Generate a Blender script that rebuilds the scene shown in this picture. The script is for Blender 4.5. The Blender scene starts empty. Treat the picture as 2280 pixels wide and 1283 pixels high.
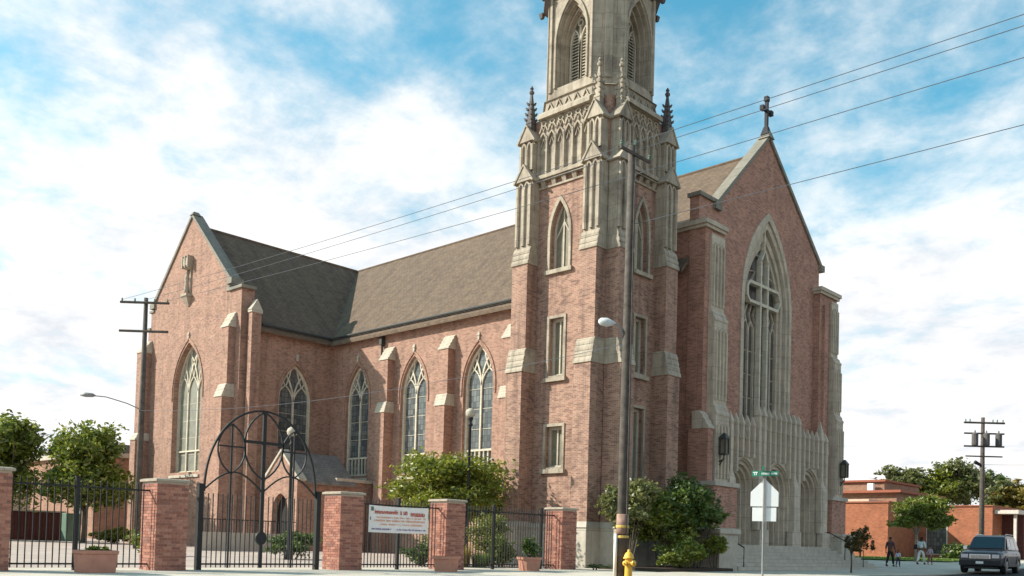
import bpy, bmesh, math, random
import numpy as np
from mathutils import Vector, Matrix
from mathutils.geometry import tessellate_polygon
random.seed(7); rng = np.random.default_rng(11)
S = bpy.context.scene; COL = S.collection
# Plan coordinates: x runs along the nave away from the street front, y along the street front to the
# right, z up.  That plan is left-handed, so every point is written to Blender as (x, -y, z).
# ------------------------------------------------------------------ camera, sky, sun, exposure
YAW, PITCH, ROLL = 0.8123, 0.0304, -0.028
CAM = (-22.31, -26.14, 0.933); F_PX, CY_PX = 2067.66, 1145.4
fw = np.array([math.cos(YAW)*math.cos(PITCH), math.sin(YAW)*math.cos(PITCH), math.sin(PITCH)])
rt0 = np.array([-math.sin(YAW), math.cos(YAW), 0.]); up0 = np.cross(rt0, fw)
if up0[2] < 0: up0 = -up0
rt = rt0*math.cos(ROLL) - up0*math.sin(ROLL); up = up0*math.cos(ROLL) + rt0*math.sin(ROLL)
cd = bpy.data.cameras.new('camera'); cam = bpy.data.objects.new('camera', cd); COL.objects.link(cam)
m = Matrix.Identity(4)
for i, v in enumerate((rt, up, -fw)):
    m[0][i], m[1][i], m[2][i] = v[0], -v[1], v[2]
m[0][3], m[1][3], m[2][3] = CAM[0], -CAM[1], CAM[2]
cam.matrix_world = m
cd.sensor_width = 36; cd.lens = F_PX/2280*36; cd.shift_y = (CY_PX-641.5)/2280; cd.shift_x = 0
cd.clip_start = 0.1; cd.clip_end = 3000
S.camera = cam
SUN = Vector((1.04, 1.0, 0.92)).normalized()          # towards the sun, Blender axes
W = bpy.data.worlds.new('World'); S.world = W; W.use_nodes = True
nt = W.node_tree; nt.nodes.clear()
N = lambda t, t_=nt: t_.nodes.new(t)
out = N('ShaderNodeOutputWorld'); bg = N('ShaderNodeBackground'); sky = N('ShaderNodeTexSky')
sky.sky_type = 'NISHITA'; sky.sun_disc = False
sky.sun_elevation = math.asin(SUN.z); sky.sun_rotation = math.atan2(SUN.x, SUN.y)
sky.air_density = 1.0; sky.dust_density = 1.0; sky.ozone_density = 2.0
SKY_STRENGTH = 0.093
bg.inputs['Strength'].default_value = SKY_STRENGTH
tc = N('ShaderNodeTexCoord'); sp = N('ShaderNodeSeparateXYZ'); nt.links.new(tc.outputs['Generated'], sp.inputs[0])
def wmath(op, a, b=None, clamp=False):
    n = N('ShaderNodeMath'); n.operation = op; n.use_clamp = clamp
    for i, v in enumerate((a, b)):
        if v is None: continue
        if isinstance(v, (int, float)): n.inputs[i].default_value = v
        else: nt.links.new(v, n.inputs[i])
    return n.outputs[0]
zc = wmath('MAXIMUM', sp.outputs[2], 0.0)
zd = wmath('ADD', zc, 0.22)
cx_ = wmath('DIVIDE', sp.outputs[0], zd); cy_ = wmath('DIVIDE', sp.outputs[1], zd)
cb = N('ShaderNodeCombineXYZ'); nt.links.new(cx_, cb.inputs[0]); nt.links.new(cy_, cb.inputs[1])
def wnoise(scale, detail, rough, dist, off):
    mp = N('ShaderNodeMapping'); nt.links.new(cb.outputs[0], mp.inputs['Vector']); mp.inputs['Location'].default_value = off
    n = N('ShaderNodeTexNoise'); n.inputs['Scale'].default_value = scale; n.inputs['Detail'].default_value = detail
    n.inputs['Roughness'].default_value = rough; n.inputs['Distortion'].default_value = dist
    nt.links.new(mp.outputs[0], n.inputs['Vector']); return n.outputs[0]
n1 = wnoise(1.15, 9, 0.58, 0.1, (6.03, 0.62, 4.33)); n2 = wnoise(4.6, 8, 0.62, 0.15, (9.45, 14.38, 4.39))
mixn = wmath('ADD', wmath('MULTIPLY', n1, 0.66), wmath('MULTIPLY', n2, 0.34))
hz = wmath('POWER', wmath('SUBTRACT', 1.0, zc), 3.0)               # more cloud seen edge-on towards the horizon
cov = wmath('ADD', mixn, wmath('MULTIPLY', hz, 0.285))
rp = N('ShaderNodeValToRGB'); rp.color_ramp.elements[0].position = 0.45; rp.color_ramp.elements[1].position = 0.67; rp.color_ramp.elements[0].color = (.0, .0, .0, 1)
rp.color_ramp.interpolation = 'EASE'
nt.links.new(cov, rp.inputs[0])
skyc = N('ShaderNodeMixRGB'); skyc.blend_type = 'MULTIPLY'; skyc.inputs[0].default_value = 1
skyc.inputs[2].default_value = (0.66, 1.52, 1.34, 1)
nt.links.new(sky.outputs[0], skyc.inputs[1])
mixc = N('ShaderNodeMixRGB'); nt.links.new(rp.outputs[0], mixc.inputs[0]); nt.links.new(skyc.outputs[0], mixc.inputs[1])
cl = N('ShaderNodeValToRGB'); cl.color_ramp.elements[0].position = 0.34; cl.color_ramp.elements[0].color = (4.9, 5.15, 5.5, 1)
cl.color_ramp.elements[1].position = 0.56; cl.color_ramp.elements[1].color = (6.7, 6.6, 6.5, 1); nt.links.new(n2, cl.inputs[0]); nt.links.new(cl.outputs[0], mixc.inputs[2])
nt.links.new(mixc.outputs[0], bg.inputs['Color']); nt.links.new(bg.outputs[0], out.inputs[0])
sd = bpy.data.lights.new('sun', 'SUN'); sd.energy = 3.9; sd.angle = math.radians(0.53); sd.color = (1.0, 0.93, 0.82)
so = bpy.data.objects.new('sun', sd); COL.objects.link(so); so.location = (0, 0, 60)
so.rotation_euler = SUN.to_track_quat('Z', 'Y').to_euler()
S.view_settings.view_transform = 'Standard'; S.view_settings.look = 'None'; S.view_settings.gamma = 1
S.view_settings.use_curve_mapping = False; S.view_settings.exposure = 0.86
S.render.engine = 'CYCLES'
S.cycles.max_bounces = 5; S.cycles.transparent_max_bounces = 6

# ------------------------------------------------------------------ materials
def new_mat(name):
    mt = bpy.data.materials.new(name); mt.use_nodes = True
    t = mt.node_tree; b = t.nodes['Principled BSDF']; b.inputs['Specular IOR Level'].default_value = 0.3
    return mt, t, b
def lk(t, a, b): t.links.new(a, b)
def ramp(t, src, stops):
    r = t.nodes.new('ShaderNodeValToRGB'); e = r.color_ramp.elements
    while len(e) < len(stops): e.new(0.5)
    for k, (p, c) in enumerate(stops):
        e[k].position = p; e[k].color = (*c, 1) if len(c) == 3 else c
    lk(t, src, r.inputs[0]); return r.outputs[0]
def noise(t, scale, detail=4, rough=0.55, vec=None, dist=0):
    n = t.nodes.new('ShaderNodeTexNoise'); n.inputs['Scale'].default_value = scale
    n.inputs['Detail'].default_value = detail; n.inputs['Roughness'].default_value = rough; n.inputs['Distortion'].default_value = dist
    if vec is not None: lk(t, vec, n.inputs['Vector'])
    return n.outputs[0]
def mix(t, kind, fac, a, b):
    n = t.nodes.new('ShaderNodeMixRGB'); n.blend_type = kind
    for i, v in enumerate((fac, a, b)):
        if isinstance(v, (int, float)): n.inputs[i].default_value = v
        elif isinstance(v, tuple): n.inputs[i].default_value = (*v, 1)
        else: lk(t, v, n.inputs[i])
    return n.outputs[0]
def mth(t, op, a, b):
    n = t.nodes.new('ShaderNodeMath'); n.operation = op
    for i, v in enumerate((a, b)):
        if isinstance(v, (int, float)): n.inputs[i].default_value = v
        else: lk(t, v, n.inputs[i])
    return n.outputs[0]
def wallvec(t):
    """(along the wall, height, 0) from position and face normal"""
    g = t.nodes.new('ShaderNodeNewGeometry')
    p = t.nodes.new('ShaderNodeSeparateXYZ'); lk(t, g.outputs['Position'], p.inputs[0])
    n = t.nodes.new('ShaderNodeSeparateXYZ'); lk(t, g.outputs['True Normal'], n.inputs[0])
    ax = mth(t, 'ABSOLUTE', n.outputs[0], 0); ay = mth(t, 'ABSOLUTE', n.outputs[1], 0)
    s = mth(t, 'GREATER_THAN', ax, ay)
    u = mth(t, 'ADD', mth(t, 'MULTIPLY', s, p.outputs[1]), mth(t, 'MULTIPLY', mth(t, 'SUBTRACT', 1.0, s), p.outputs[0]))
    c = t.nodes.new('ShaderNodeCombineXYZ'); lk(t, u, c.inputs[0]); lk(t, p.outputs[2], c.inputs[1])
    return c.outputs[0], g.outputs['Position']
def scaled(t, vec, s):
    n = t.nodes.new('ShaderNodeVectorMath'); n.operation = 'MULTIPLY'; lk(t, vec, n.inputs[0]); n.inputs[1].default_value = s
    return n.outputs[0]
def bump(t, b, h, strength=0.4, dist=0.01):
    n = t.nodes.new('ShaderNodeBump'); n.inputs['Strength'].default_value = strength; n.inputs['Distance'].default_value = dist
    lk(t, h, n.inputs['Height']); lk(t, n.outputs[0], b.inputs['Normal'])
def brick_mat(name, c1, c2, mortar, dark=(0.16, 0.095, 0.08), darkamt=0.5, stain=0.35, bw=0.215, rh=0.0725):
    mt, t, b = new_mat(name); v, pos = wallvec(t)
    br = t.nodes.new('ShaderNodeTexBrick'); lk(t, v, br.inputs['Vector'])
    br.inputs['Scale'].default_value = 1; br.inputs['Brick Width'].default_value = bw; br.inputs['Row Height'].default_value = rh
    br.inputs['Mortar Size'].default_value = 0.009; br.inputs['Mortar Smooth'].default_value = 0.2
    br.inputs['Color1'].default_value = (*c1, 1); br.inputs['Color2'].default_value = (*c2, 1); br.inputs['Mortar'].default_value = (*mortar, 1)
    br.inputs['Bias'].default_value = 0.0
    # single burnt bricks: white noise per brick cell
    q = t.nodes.new('ShaderNodeSeparateXYZ'); lk(t, v, q.inputs[0])
    row = mth(t, 'FLOOR', mth(t, 'DIVIDE', q.outputs[1], rh), 0)
    col = mth(t, 'FLOOR', mth(t, 'ADD', mth(t, 'DIVIDE', q.outputs[0], bw), mth(t, 'MULTIPLY', row, 0.5)), 0)
    cmb = t.nodes.new('ShaderNodeCombineXYZ'); lk(t, col, cmb.inputs[0]); lk(t, row, cmb.inputs[1])
    wn = t.nodes.new('ShaderNodeTexWhiteNoise'); wn.noise_dimensions = '2D'; lk(t, cmb.outputs[0], wn.inputs['Vector'])
    burnt = ramp(t, wn.outputs['Value'], [(0.62, (0, 0, 0)), (0.9, (1, 1, 1))])
    patch = ramp(t, noise(t, 0.8, 6, 0.65, pos), [(0.36, (0, 0, 0)), (0.68, (1, 1, 1))])
    fac = mth(t, 'MULTIPLY', burnt, mth(t, 'MULTIPLY', mth(t, 'ADD', patch, 0.25), darkamt))
    each = ramp(t, wn.outputs['Value'], [(0.0, (1.1, 1.08, 1.06)), (0.5, (1.0, 1.0, 1.0)), (1.0, (0.86, 0.84, 0.83))])
    c = mix(t, 'MIX', fac, mix(t, 'MULTIPLY', 1.0, br.outputs['Color'], each), dark)
    # rain streaks: noise stretched down the wall
    st = noise(t, 1.0, 6, 0.6, scaled(t, v, (2.4, 0.16, 1)))
    sm = ramp(t, st, [(0.50, (0, 0, 0)), (0.72, (1, 1, 1))])
    c = mix(t, 'MIX', mth(t, 'MULTIPLY', sm, stain), c, tuple(0.55*x for x in dark))
    tone = ramp(t, noise(t, 1.3, 4, 0.6, pos), [(0.3, (0.82, 0.82, 0.82)), (0.7, (1.12, 1.1, 1.08))])
    c = mix(t, 'MULTIPLY', 1.0, c, tone)
    lk(t, c, b.inputs['Base Color']); b.inputs['Roughness'].default_value = 0.9
    bump(t, b, br.outputs['Fac'], -0.5, 0.008)
    return mt
def stone_mat(name, col, dark, amt=0.5, joint=0.62, streak=0.3):
    mt, t, b = new_mat(name); v, pos = wallvec(t)
    a = ramp(t, noise(t, 3.0, 6, 0.65, pos), [(0.3, tuple(0.82*x for x in col)), (0.7, tuple(min(1, 1.1*x) for x in col))])
    st = ramp(t, noise(t, 1.0, 6, 0.62, scaled(t, v, (3.2, 0.35, 1))), [(0.48, (0, 0, 0)), (0.74, (1, 1, 1))])
    c = mix(t, 'MIX', mth(t, 'MULTIPLY', st, streak), a, dark)
    sp_ = ramp(t, noise(t, 0.9, 6, 0.7, pos), [(0.5, (0, 0, 0)), (0.75, (1, 1, 1))])
    c = mix(t, 'MIX', mth(t, 'MULTIPLY', sp_, amt), c, dark)
    br = t.nodes.new('ShaderNodeTexBrick'); lk(t, v, br.inputs['Vector']); br.inputs['Scale'].default_value = 1
    br.inputs['Brick Width'].default_value = joint*1.4; br.inputs['Row Height'].default_value = joint; br.inputs['Mortar Size'].default_value = 0.01
    br.inputs['Color1'].default_value = (1, 1, 1, 1); br.inputs['Color2'].default_value = (0.9, 0.9, 0.9, 1); br.inputs['Mortar'].default_value = (0.6, 0.58, 0.55, 1)
    c = mix(t, 'MULTIPLY', 1.0, c, br.outputs['Color'])
    lk(t, c, b.inputs['Base Color']); b.inputs['Roughness'].default_value = 0.85
    bump(t, b, noise(t, 18, 5, 0.6, pos), 0.25, 0.01)
    return mt
def flat_mat(name, col, rough=0.7, metal=0.0, var=0.15, scale=6, bumps=0.0, spec=0.3):
    mt, t, b = new_mat(name); g = t.nodes.new('ShaderNodeTexCoord')
    c = ramp(t, noise(t, scale, 5, 0.6, g.outputs['Object']), [(0.3, tuple(x*(1-var) for x in col)), (0.7, tuple(min(1, x*(1+var)) for x in col))])
    lk(t, c, b.inputs['Base Color']); b.inputs['Roughness'].default_value = rough; b.inputs['Metallic'].default_value = metal
    b.inputs['Specular IOR Level'].default_value = spec
    if bumps: bump(t, b, noise(t, scale*8, 5, 0.6, g.outputs['Object']), bumps, 0.01)
    return mt
def leaf_mat(name, c1, c2, c3, trans=0.48):
    mt = bpy.data.materials.new(name); mt.use_nodes = True; t = mt.node_tree; t.nodes.clear()
    o = t.nodes.new('ShaderNodeOutputMaterial'); g = t.nodes.new('ShaderNodeNewGeometry')
    a = ramp(t, g.outputs['Random Per Island'], [(0.0, c1), (0.55, c2), (1.0, c3)])
    n = ramp(t, noise(t, 1.1, 3, 0.6, g.outputs['Position']), [(0.35, (0.72, 0.75, 0.7)), (0.68, (1.2, 1.15, 1.0))])
    c = mix(t, 'MULTIPLY', 1.0, a, n)
    d = t.nodes.new('ShaderNodeBsdfDiffuse'); tr = t.nodes.new('ShaderNodeBsdfTranslucent'); mx = t.nodes.new('ShaderNodeMixShader')
    gl = t.nodes.new('ShaderNodeBsdfGlossy'); gl.inputs['Roughness'].default_value = 0.45; gl.inputs['Color'].default_value = (0.9, 0.9, 0.9, 1)
    m2 = t.nodes.new('ShaderNodeMixShader'); m2.inputs[0].default_value = 0.04
    lk(t, c, d.inputs[0]); lk(t, c, tr.inputs[0]); mx.inputs[0].default_value = trans
    lk(t, d.outputs[0], mx.inputs[1]); lk(t, tr.outputs[0], mx.inputs[2]); lk(t, mx.outputs[0], m2.inputs[1]); lk(t, gl.outputs[0], m2.inputs[2])
    lk(t, m2.outputs[0], o.inputs[0]); return mt
def roof_mat(name, c1, c2):
    mt, t, b = new_mat(name); v, pos = wallvec(t)
    br = t.nodes.new('ShaderNodeTexBrick'); lk(t, v, br.inputs['Vector']); br.inputs['Scale'].default_value = 1
    br.inputs['Brick Width'].default_value = 0.3; br.inputs['Row Height'].default_value = 0.13; br.inputs['Mortar Size'].default_value = 0.012
    br.inputs['Color1'].default_value = (*c1, 1); br.inputs['Color2'].default_value = (*c2, 1); br.inputs['Mortar'].default_value = tuple(0.55*x for x in c1)+(1,)
    tone = ramp(t, noise(t, 2.2, 6, 0.7, pos), [(0.3, (0.78, 0.78, 0.8)), (0.7, (1.2, 1.17, 1.12))])
    st = ramp(t, noise(t, 1.0, 6, 0.62, scaled(t, v, (1.6, 0.2, 1))), [(0.4, (1.08, 1.06, 1.03)), (0.72, (0.8, 0.8, 0.82))])
    c = mix(t, 'MULTIPLY', 1.0, mix(t, 'MULTIPLY', 1.0, br.outputs['Color'], tone), st)
    lk(t, c, b.inputs['Base Color']); b.inputs['Roughness'].default_value = 0.92
    bump(t, b, br.outputs['Fac'], -0.6, 0.012); return mt
M = {}
M['brick'] = brick_mat('church_brick', (0.385, 0.212, 0.152), (0.315, 0.160, 0.115), (0.38, 0.31, 0.25), darkamt=0.4, stain=0.4)
M['brick_tower'] = brick_mat('tower_brick', (0.375, 0.208, 0.150), (0.295, 0.153, 0.110), (0.385, 0.325, 0.265), darkamt=0.65, stain=0.6)
M['brick_front'] = brick_mat('front_brick', (0.46, 0.222, 0.158), (0.365, 0.163, 0.117), (0.44, 0.34, 0.27), darkamt=0.35, stain=0.3)
M['brick_pier'] = flat_mat('pillar_brick', (0.36, 0.16, 0.115), 0.9, var=0.3, scale=9, bumps=0.2)
M['mortar'] = flat_mat('pillar_mortar', (0.42, 0.34, 0.28), 0.95)
M['stone'] = stone_mat('limestone', (0.55, 0.495, 0.40), (0.24, 0.205, 0.165), amt=0.35, streak=0.4)
M['stone_tower'] = stone_mat('tower_limestone', (0.45, 0.385, 0.30), (0.13, 0.10, 0.078), amt=0.8, streak=0.75)
M['stone_front'] = stone_mat('front_limestone', (0.58, 0.495, 0.39), (0.20, 0.17, 0.14), amt=0.35, streak=0.5)
M['stone_dark'] = stone_mat('blackened_stone', (0.14, 0.125, 0.12), (0.05, 0.045, 0.05), amt=0.5, streak=0.3)
M['concrete'] = stone_mat('concrete', (0.50, 0.445, 0.37), (0.28, 0.25, 0.21), amt=0.3, joint=1.5, streak=0.4)
M['roof'] = roof_mat('shingles', (0.178, 0.130, 0.094), (0.134, 0.098, 0.071))
M['slate'] = roof_mat('grey_shingles', (0.22, 0.21, 0.2), (0.17, 0.165, 0.16))
M['lead'] = flat_mat('dark_lead', (0.05, 0.055, 0.055), 0.6)
M['copper'] = flat_mat('gutter_metal', (0.06, 0.06, 0.055), 0.5, 0.3)
M['iron'] = flat_mat('black_iron', (0.024, 0.024, 0.024), 0.6, 0.0, spec=0.25)
M['door'] = flat_mat('weathered_door', (0.17, 0.13, 0.10), 0.6, var=0.3)
M['wood'] = flat_mat('pole_wood', (0.095, 0.080, 0.068), 0.85, var=0.35, scale=5, bumps=0.5)
M['wood_pale'] = flat_mat('stripped_pole_wood', (0.32, 0.20, 0.15), 0.85, var=0.35, scale=7)
M['terracotta'] = flat_mat('terracotta', (0.46, 0.22, 0.155), 0.85, var=0.15, scale=4, bumps=0.1)
M['soil'] = flat_mat('soil', (0.05, 0.035, 0.025), 0.95)
M['white_plastic'] = flat_mat('white_conduit', (0.75, 0.72, 0.64), 0.5, var=0.06)
M['yellow'] = flat_mat('hydrant_yellow', (0.80, 0.45, 0.05), 0.45, var=0.1, spec=0.5)
M['band'] = flat_mat('yellow_band', (0.62, 0.42, 0.10), 0.5)
M['alu'] = flat_mat('bare_aluminium', (0.80, 0.81, 0.80), 0.42, 0.15, var=0.04, scale=3)
M['galv'] = flat_mat('galvanised_steel', (0.24, 0.24, 0.235), 0.6, 0.2)
M['lamp'] = flat_mat('lamp_grey', (0.62, 0.64, 0.64), 0.5)
M['green_sign'] = flat_mat('green_sign', (0.02, 0.22, 0.13), 0.5)
M['white_paint'] = flat_mat('white_paint', (0.8, 0.8, 0.78), 0.5, var=0.05)
M['banner'] = flat_mat('banner_vinyl', (0.82, 0.78, 0.74), 0.55, var=0.04)
M['ink_red'] = flat_mat('red_ink', (0.50, 0.10, 0.06), 0.6); M['ink_orange'] = flat_mat('orange_ink', (0.78, 0.38, 0.26), 0.6)
M['ink_blue'] = flat_mat('violet_ink', (0.22, 0.18, 0.36), 0.6); M['ink_dark'] = flat_mat('dark_green_ink', (0.12, 0.2, 0.15), 0.6)
M['glass'], t_, b_ = new_mat('window_glass')
v_, p_ = wallvec(t_)
brk = t_.nodes.new('ShaderNodeTexBrick'); lk(t_, v_, brk.inputs['Vector']); brk.inputs['Scale'].default_value = 1
brk.offset = 0; brk.inputs['Brick Width'].default_value = 0.24; brk.inputs['Row Height'].default_value = 0.33; brk.inputs['Mortar Size'].default_value = 0.014
brk.inputs['Color1'].default_value = (0.06, 0.068, 0.07, 1); brk.inputs['Color2'].default_value = (0.16, 0.17, 0.165, 1); brk.inputs['Mortar'].default_value = (0.04, 0.042, 0.042, 1)
lk(t_, brk.outputs['Color'], b_.inputs['Base Color']); b_.inputs['Roughness'].default_value = 0.22; b_.inputs['Specular IOR Level'].default_value = 0.6
bump(t_, b_, noise(t_, 5, 2, 0.5, p_), 0.12, 0.01)
M['pale_stone'] = stone_mat('pale_tracery_stone', (0.64, 0.58, 0.46), (0.38, 0.34, 0.27), amt=0.2, streak=0.2)
M['cross_black'] = flat_mat('blackened_cross', (0.022, 0.022, 0.028), 0.7)
M['glass_sunlit'] = flat_mat('sun_paled_window_glass', (0.22, 0.215, 0.17), 0.35, var=0.25, scale=2, spec=0.5)  # lighter copy of the window glass, sunlight put into its colour
M['cap_stone'] = stone_mat('pillar_cap_stone', (0.42, 0.355, 0.28), (0.22, 0.18, 0.14), amt=0.4, streak=0.3)
M['boarded'] = flat_mat('olive_boarded_pane', (0.17, 0.15, 0.105), 0.6, var=0.25, scale=3)
M['wire'] = flat_mat('wire_grey', (0.10, 0.11, 0.125), 0.6)
M['coping'] = stone_mat('weathered_coping', (0.27, 0.245, 0.20), (0.12, 0.13, 0.11), amt=0.5, streak=0.5)
M['glass_front'] = flat_mat('leaded_front_glass', (0.095, 0.085, 0.08), 0.3, var=0.25, scale=3, spec=0.5)
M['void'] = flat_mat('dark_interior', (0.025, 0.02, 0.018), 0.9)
M['car_paint'] = flat_mat('dark_grey_car_paint', (0.05, 0.047, 0.054), 0.3, 0.3, var=0.03, spec=0.6)
M['car_glass'] = flat_mat('car_glass', (0.03, 0.04, 0.045), 0.06, var=0.02, spec=0.8)
M['rubber'] = flat_mat('tyre_rubber', (0.02, 0.02, 0.02), 0.8)
M['chrome'] = flat_mat('chrome', (0.6, 0.6, 0.62), 0.2, 0.9, var=0.03)
M['black_plastic'] = flat_mat('black_plastic', (0.022, 0.022, 0.026), 0.5)
M['headlight'] = flat_mat('headlight_lens', (0.45, 0.45, 0.5), 0.12, 0.2, spec=0.8)
M['orange_brick'] = brick_mat('orange_brick', (0.40, 0.135, 0.07), (0.33, 0.105, 0.055), (0.36, 0.18, 0.11), darkamt=0.2, stain=0.08)
M['bldg_brown'] = brick_mat('brown_brick', (0.32, 0.17, 0.11), (0.26, 0.13, 0.085), (0.34, 0.24, 0.18), darkamt=0.2, stain=0.1)
M['cream'] = flat_mat('cream_render', (0.55, 0.42, 0.32), 0.9, var=0.08)
M['redwood_and_shade'] = flat_mat('dark_red_boards_and_recess_shade', (0.10, 0.035, 0.03), 0.8, var=0.2)  # boards of the shed; also the dark colour painted for a shaded porch recess
M['util_green'] = flat_mat('utility_green', (0.12, 0.20, 0.15), 0.6)
M['fascia'] = flat_mat('white_fascia', (0.6, 0.52, 0.46), 0.7)
M['tileroof'] = flat_mat('red_roof_edge', (0.30, 0.10, 0.06), 0.8)
M['leaf_yg'] = leaf_mat('leaf_yellow_green', (0.11, 0.14, 0.015), (0.22, 0.26, 0.03), (0.38, 0.38, 0.06))
M['leaf_mid'] = leaf_mat('leaf_mid_green', (0.08, 0.125, 0.016), (0.18, 0.235, 0.032), (0.36, 0.38, 0.08))
M['leaf_dark'] = leaf_mat('leaf_dark_green', (0.045, 0.09, 0.02), (0.095, 0.16, 0.035), (0.21, 0.27, 0.07))
M['leaf_olive'] = leaf_mat('leaf_olive', (0.10, 0.12, 0.04), (0.19, 0.205, 0.07), (0.33, 0.33, 0.14))
M['leaf_gold'] = leaf_mat('leaf_gold', (0.16, 0.12, 0.02), (0.27, 0.2, 0.035), (0.36, 0.29, 0.06))
M['leaf_brown'] = leaf_mat('leaf_russet', (0.06, 0.055, 0.015), (0.10, 0.085, 0.025), (0.18, 0.13, 0.04))
M['grass'] = leaf_mat('grass_blades', (0.10, 0.17, 0.03), (0.17, 0.26, 0.05), (0.26, 0.34, 0.09))
M['trunk'] = flat_mat('bark', (0.10, 0.08, 0.06), 0.95, var=0.3, scale=8, bumps=0.5)
M['trunk_pale'] = flat_mat('pale_bark', (0.26, 0.23, 0.19), 0.95, var=0.3, scale=8, bumps=0.5)
M['skin_a'] = flat_mat('skin_dark', (0.13, 0.065, 0.04), 0.6, var=0.05); M['skin_b'] = flat_mat('skin_mid', (0.34, 0.19, 0.13), 0.6, var=0.05)
for n_, c_ in dict(maroon=(0.10, 0.055, 0.06), black=(0.02, 0.018, 0.022), tan=(0.32, 0.28, 0.22), paleblue=(0.52, 0.56, 0.68), navy=(0.035, 0.035, 0.08),
                   mint=(0.52, 0.62, 0.60), offwhite=(0.62, 0.64, 0.60), mauve=(0.40, 0.34, 0.40), rust=(0.20, 0.075, 0.075), hair=(0.02, 0.012, 0.01)).items():
    M[n_] = flat_mat('cloth_'+n_ if n_ != 'hair' else 'hair', c_, 0.85, var=0.1, scale=20)
def ground_mat(name, col, dark, joint=None, rough=0.9, sc=1.0):
    mt, t, b = new_mat(name); g = t.nodes.new('ShaderNodeNewGeometry'); pos = g.outputs['Position']
    a = ramp(t, noise(t, 0.6*sc, 7, 0.65, pos), [(0.3, tuple(0.8*x for x in col)), (0.7, tuple(1.1*x for x in col))])
    f = ramp(t, noise(t, 30, 4, 0.6, pos), [(0.3, (0.85, 0.85, 0.85)), (0.7, (1.1, 1.1, 1.1))])
    c = mix(t, 'MULTIPLY', 1.0, a, f)
    s = ramp(t, noise(t, 1.7*sc, 6, 0.7, pos), [(0.55, (0, 0, 0)), (0.72, (1, 1, 1))])
    c = mix(t, 'MIX', mth(t, 'MULTIPLY', s, 0.45), c, dark)
    if joint:
        br = t.nodes.new('ShaderNodeTexBrick'); lk(t, pos, br.inputs['Vector']); br.offset = 0; br.inputs['Scale'].default_value = 1
        br.inputs['Brick Width'].default_value = joint; br.inputs['Row Height'].default_value = joint; br.inputs['Mortar Size'].default_value = 0.012
        br.inputs['Color1'].default_value = (1, 1, 1, 1); br.inputs['Color2'].default_value = (0.94, 0.94, 0.94, 1); br.inputs['Mortar'].default_value = (0.5, 0.5, 0.5, 1)
        c = mix(t, 'MULTIPLY', 1.0, c, br.outputs['Color'])
    lk(t, c, b.inputs['Base Color']); b.inputs['Roughness'].default_value = rough; b.inputs['Specular IOR Level'].default_value = 0.08
    bump(t, b, noise(t, 60, 4, 0.6, pos), 0.3, 0.01); return mt
M['asphalt'] = ground_mat('asphalt', (0.06, 0.057, 0.056), (0.035, 0.034, 0.034))
M['pavement'] = ground_mat('pavement_concrete', (0.62, 0.555, 0.46), (0.42, 0.38, 0.31), joint=1.5)
M['court'] = ground_mat('courtyard_concrete', (0.52, 0.42, 0.36), (0.38, 0.30, 0.26), joint=3.0)
M['earth'] = ground_mat('earth', (0.20, 0.17, 0.12), (0.12, 0.10, 0.07))
M['lawn'] = ground_mat('lawn_soil', (0.13, 0.19, 0.045), (0.09, 0.13, 0.035))

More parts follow.
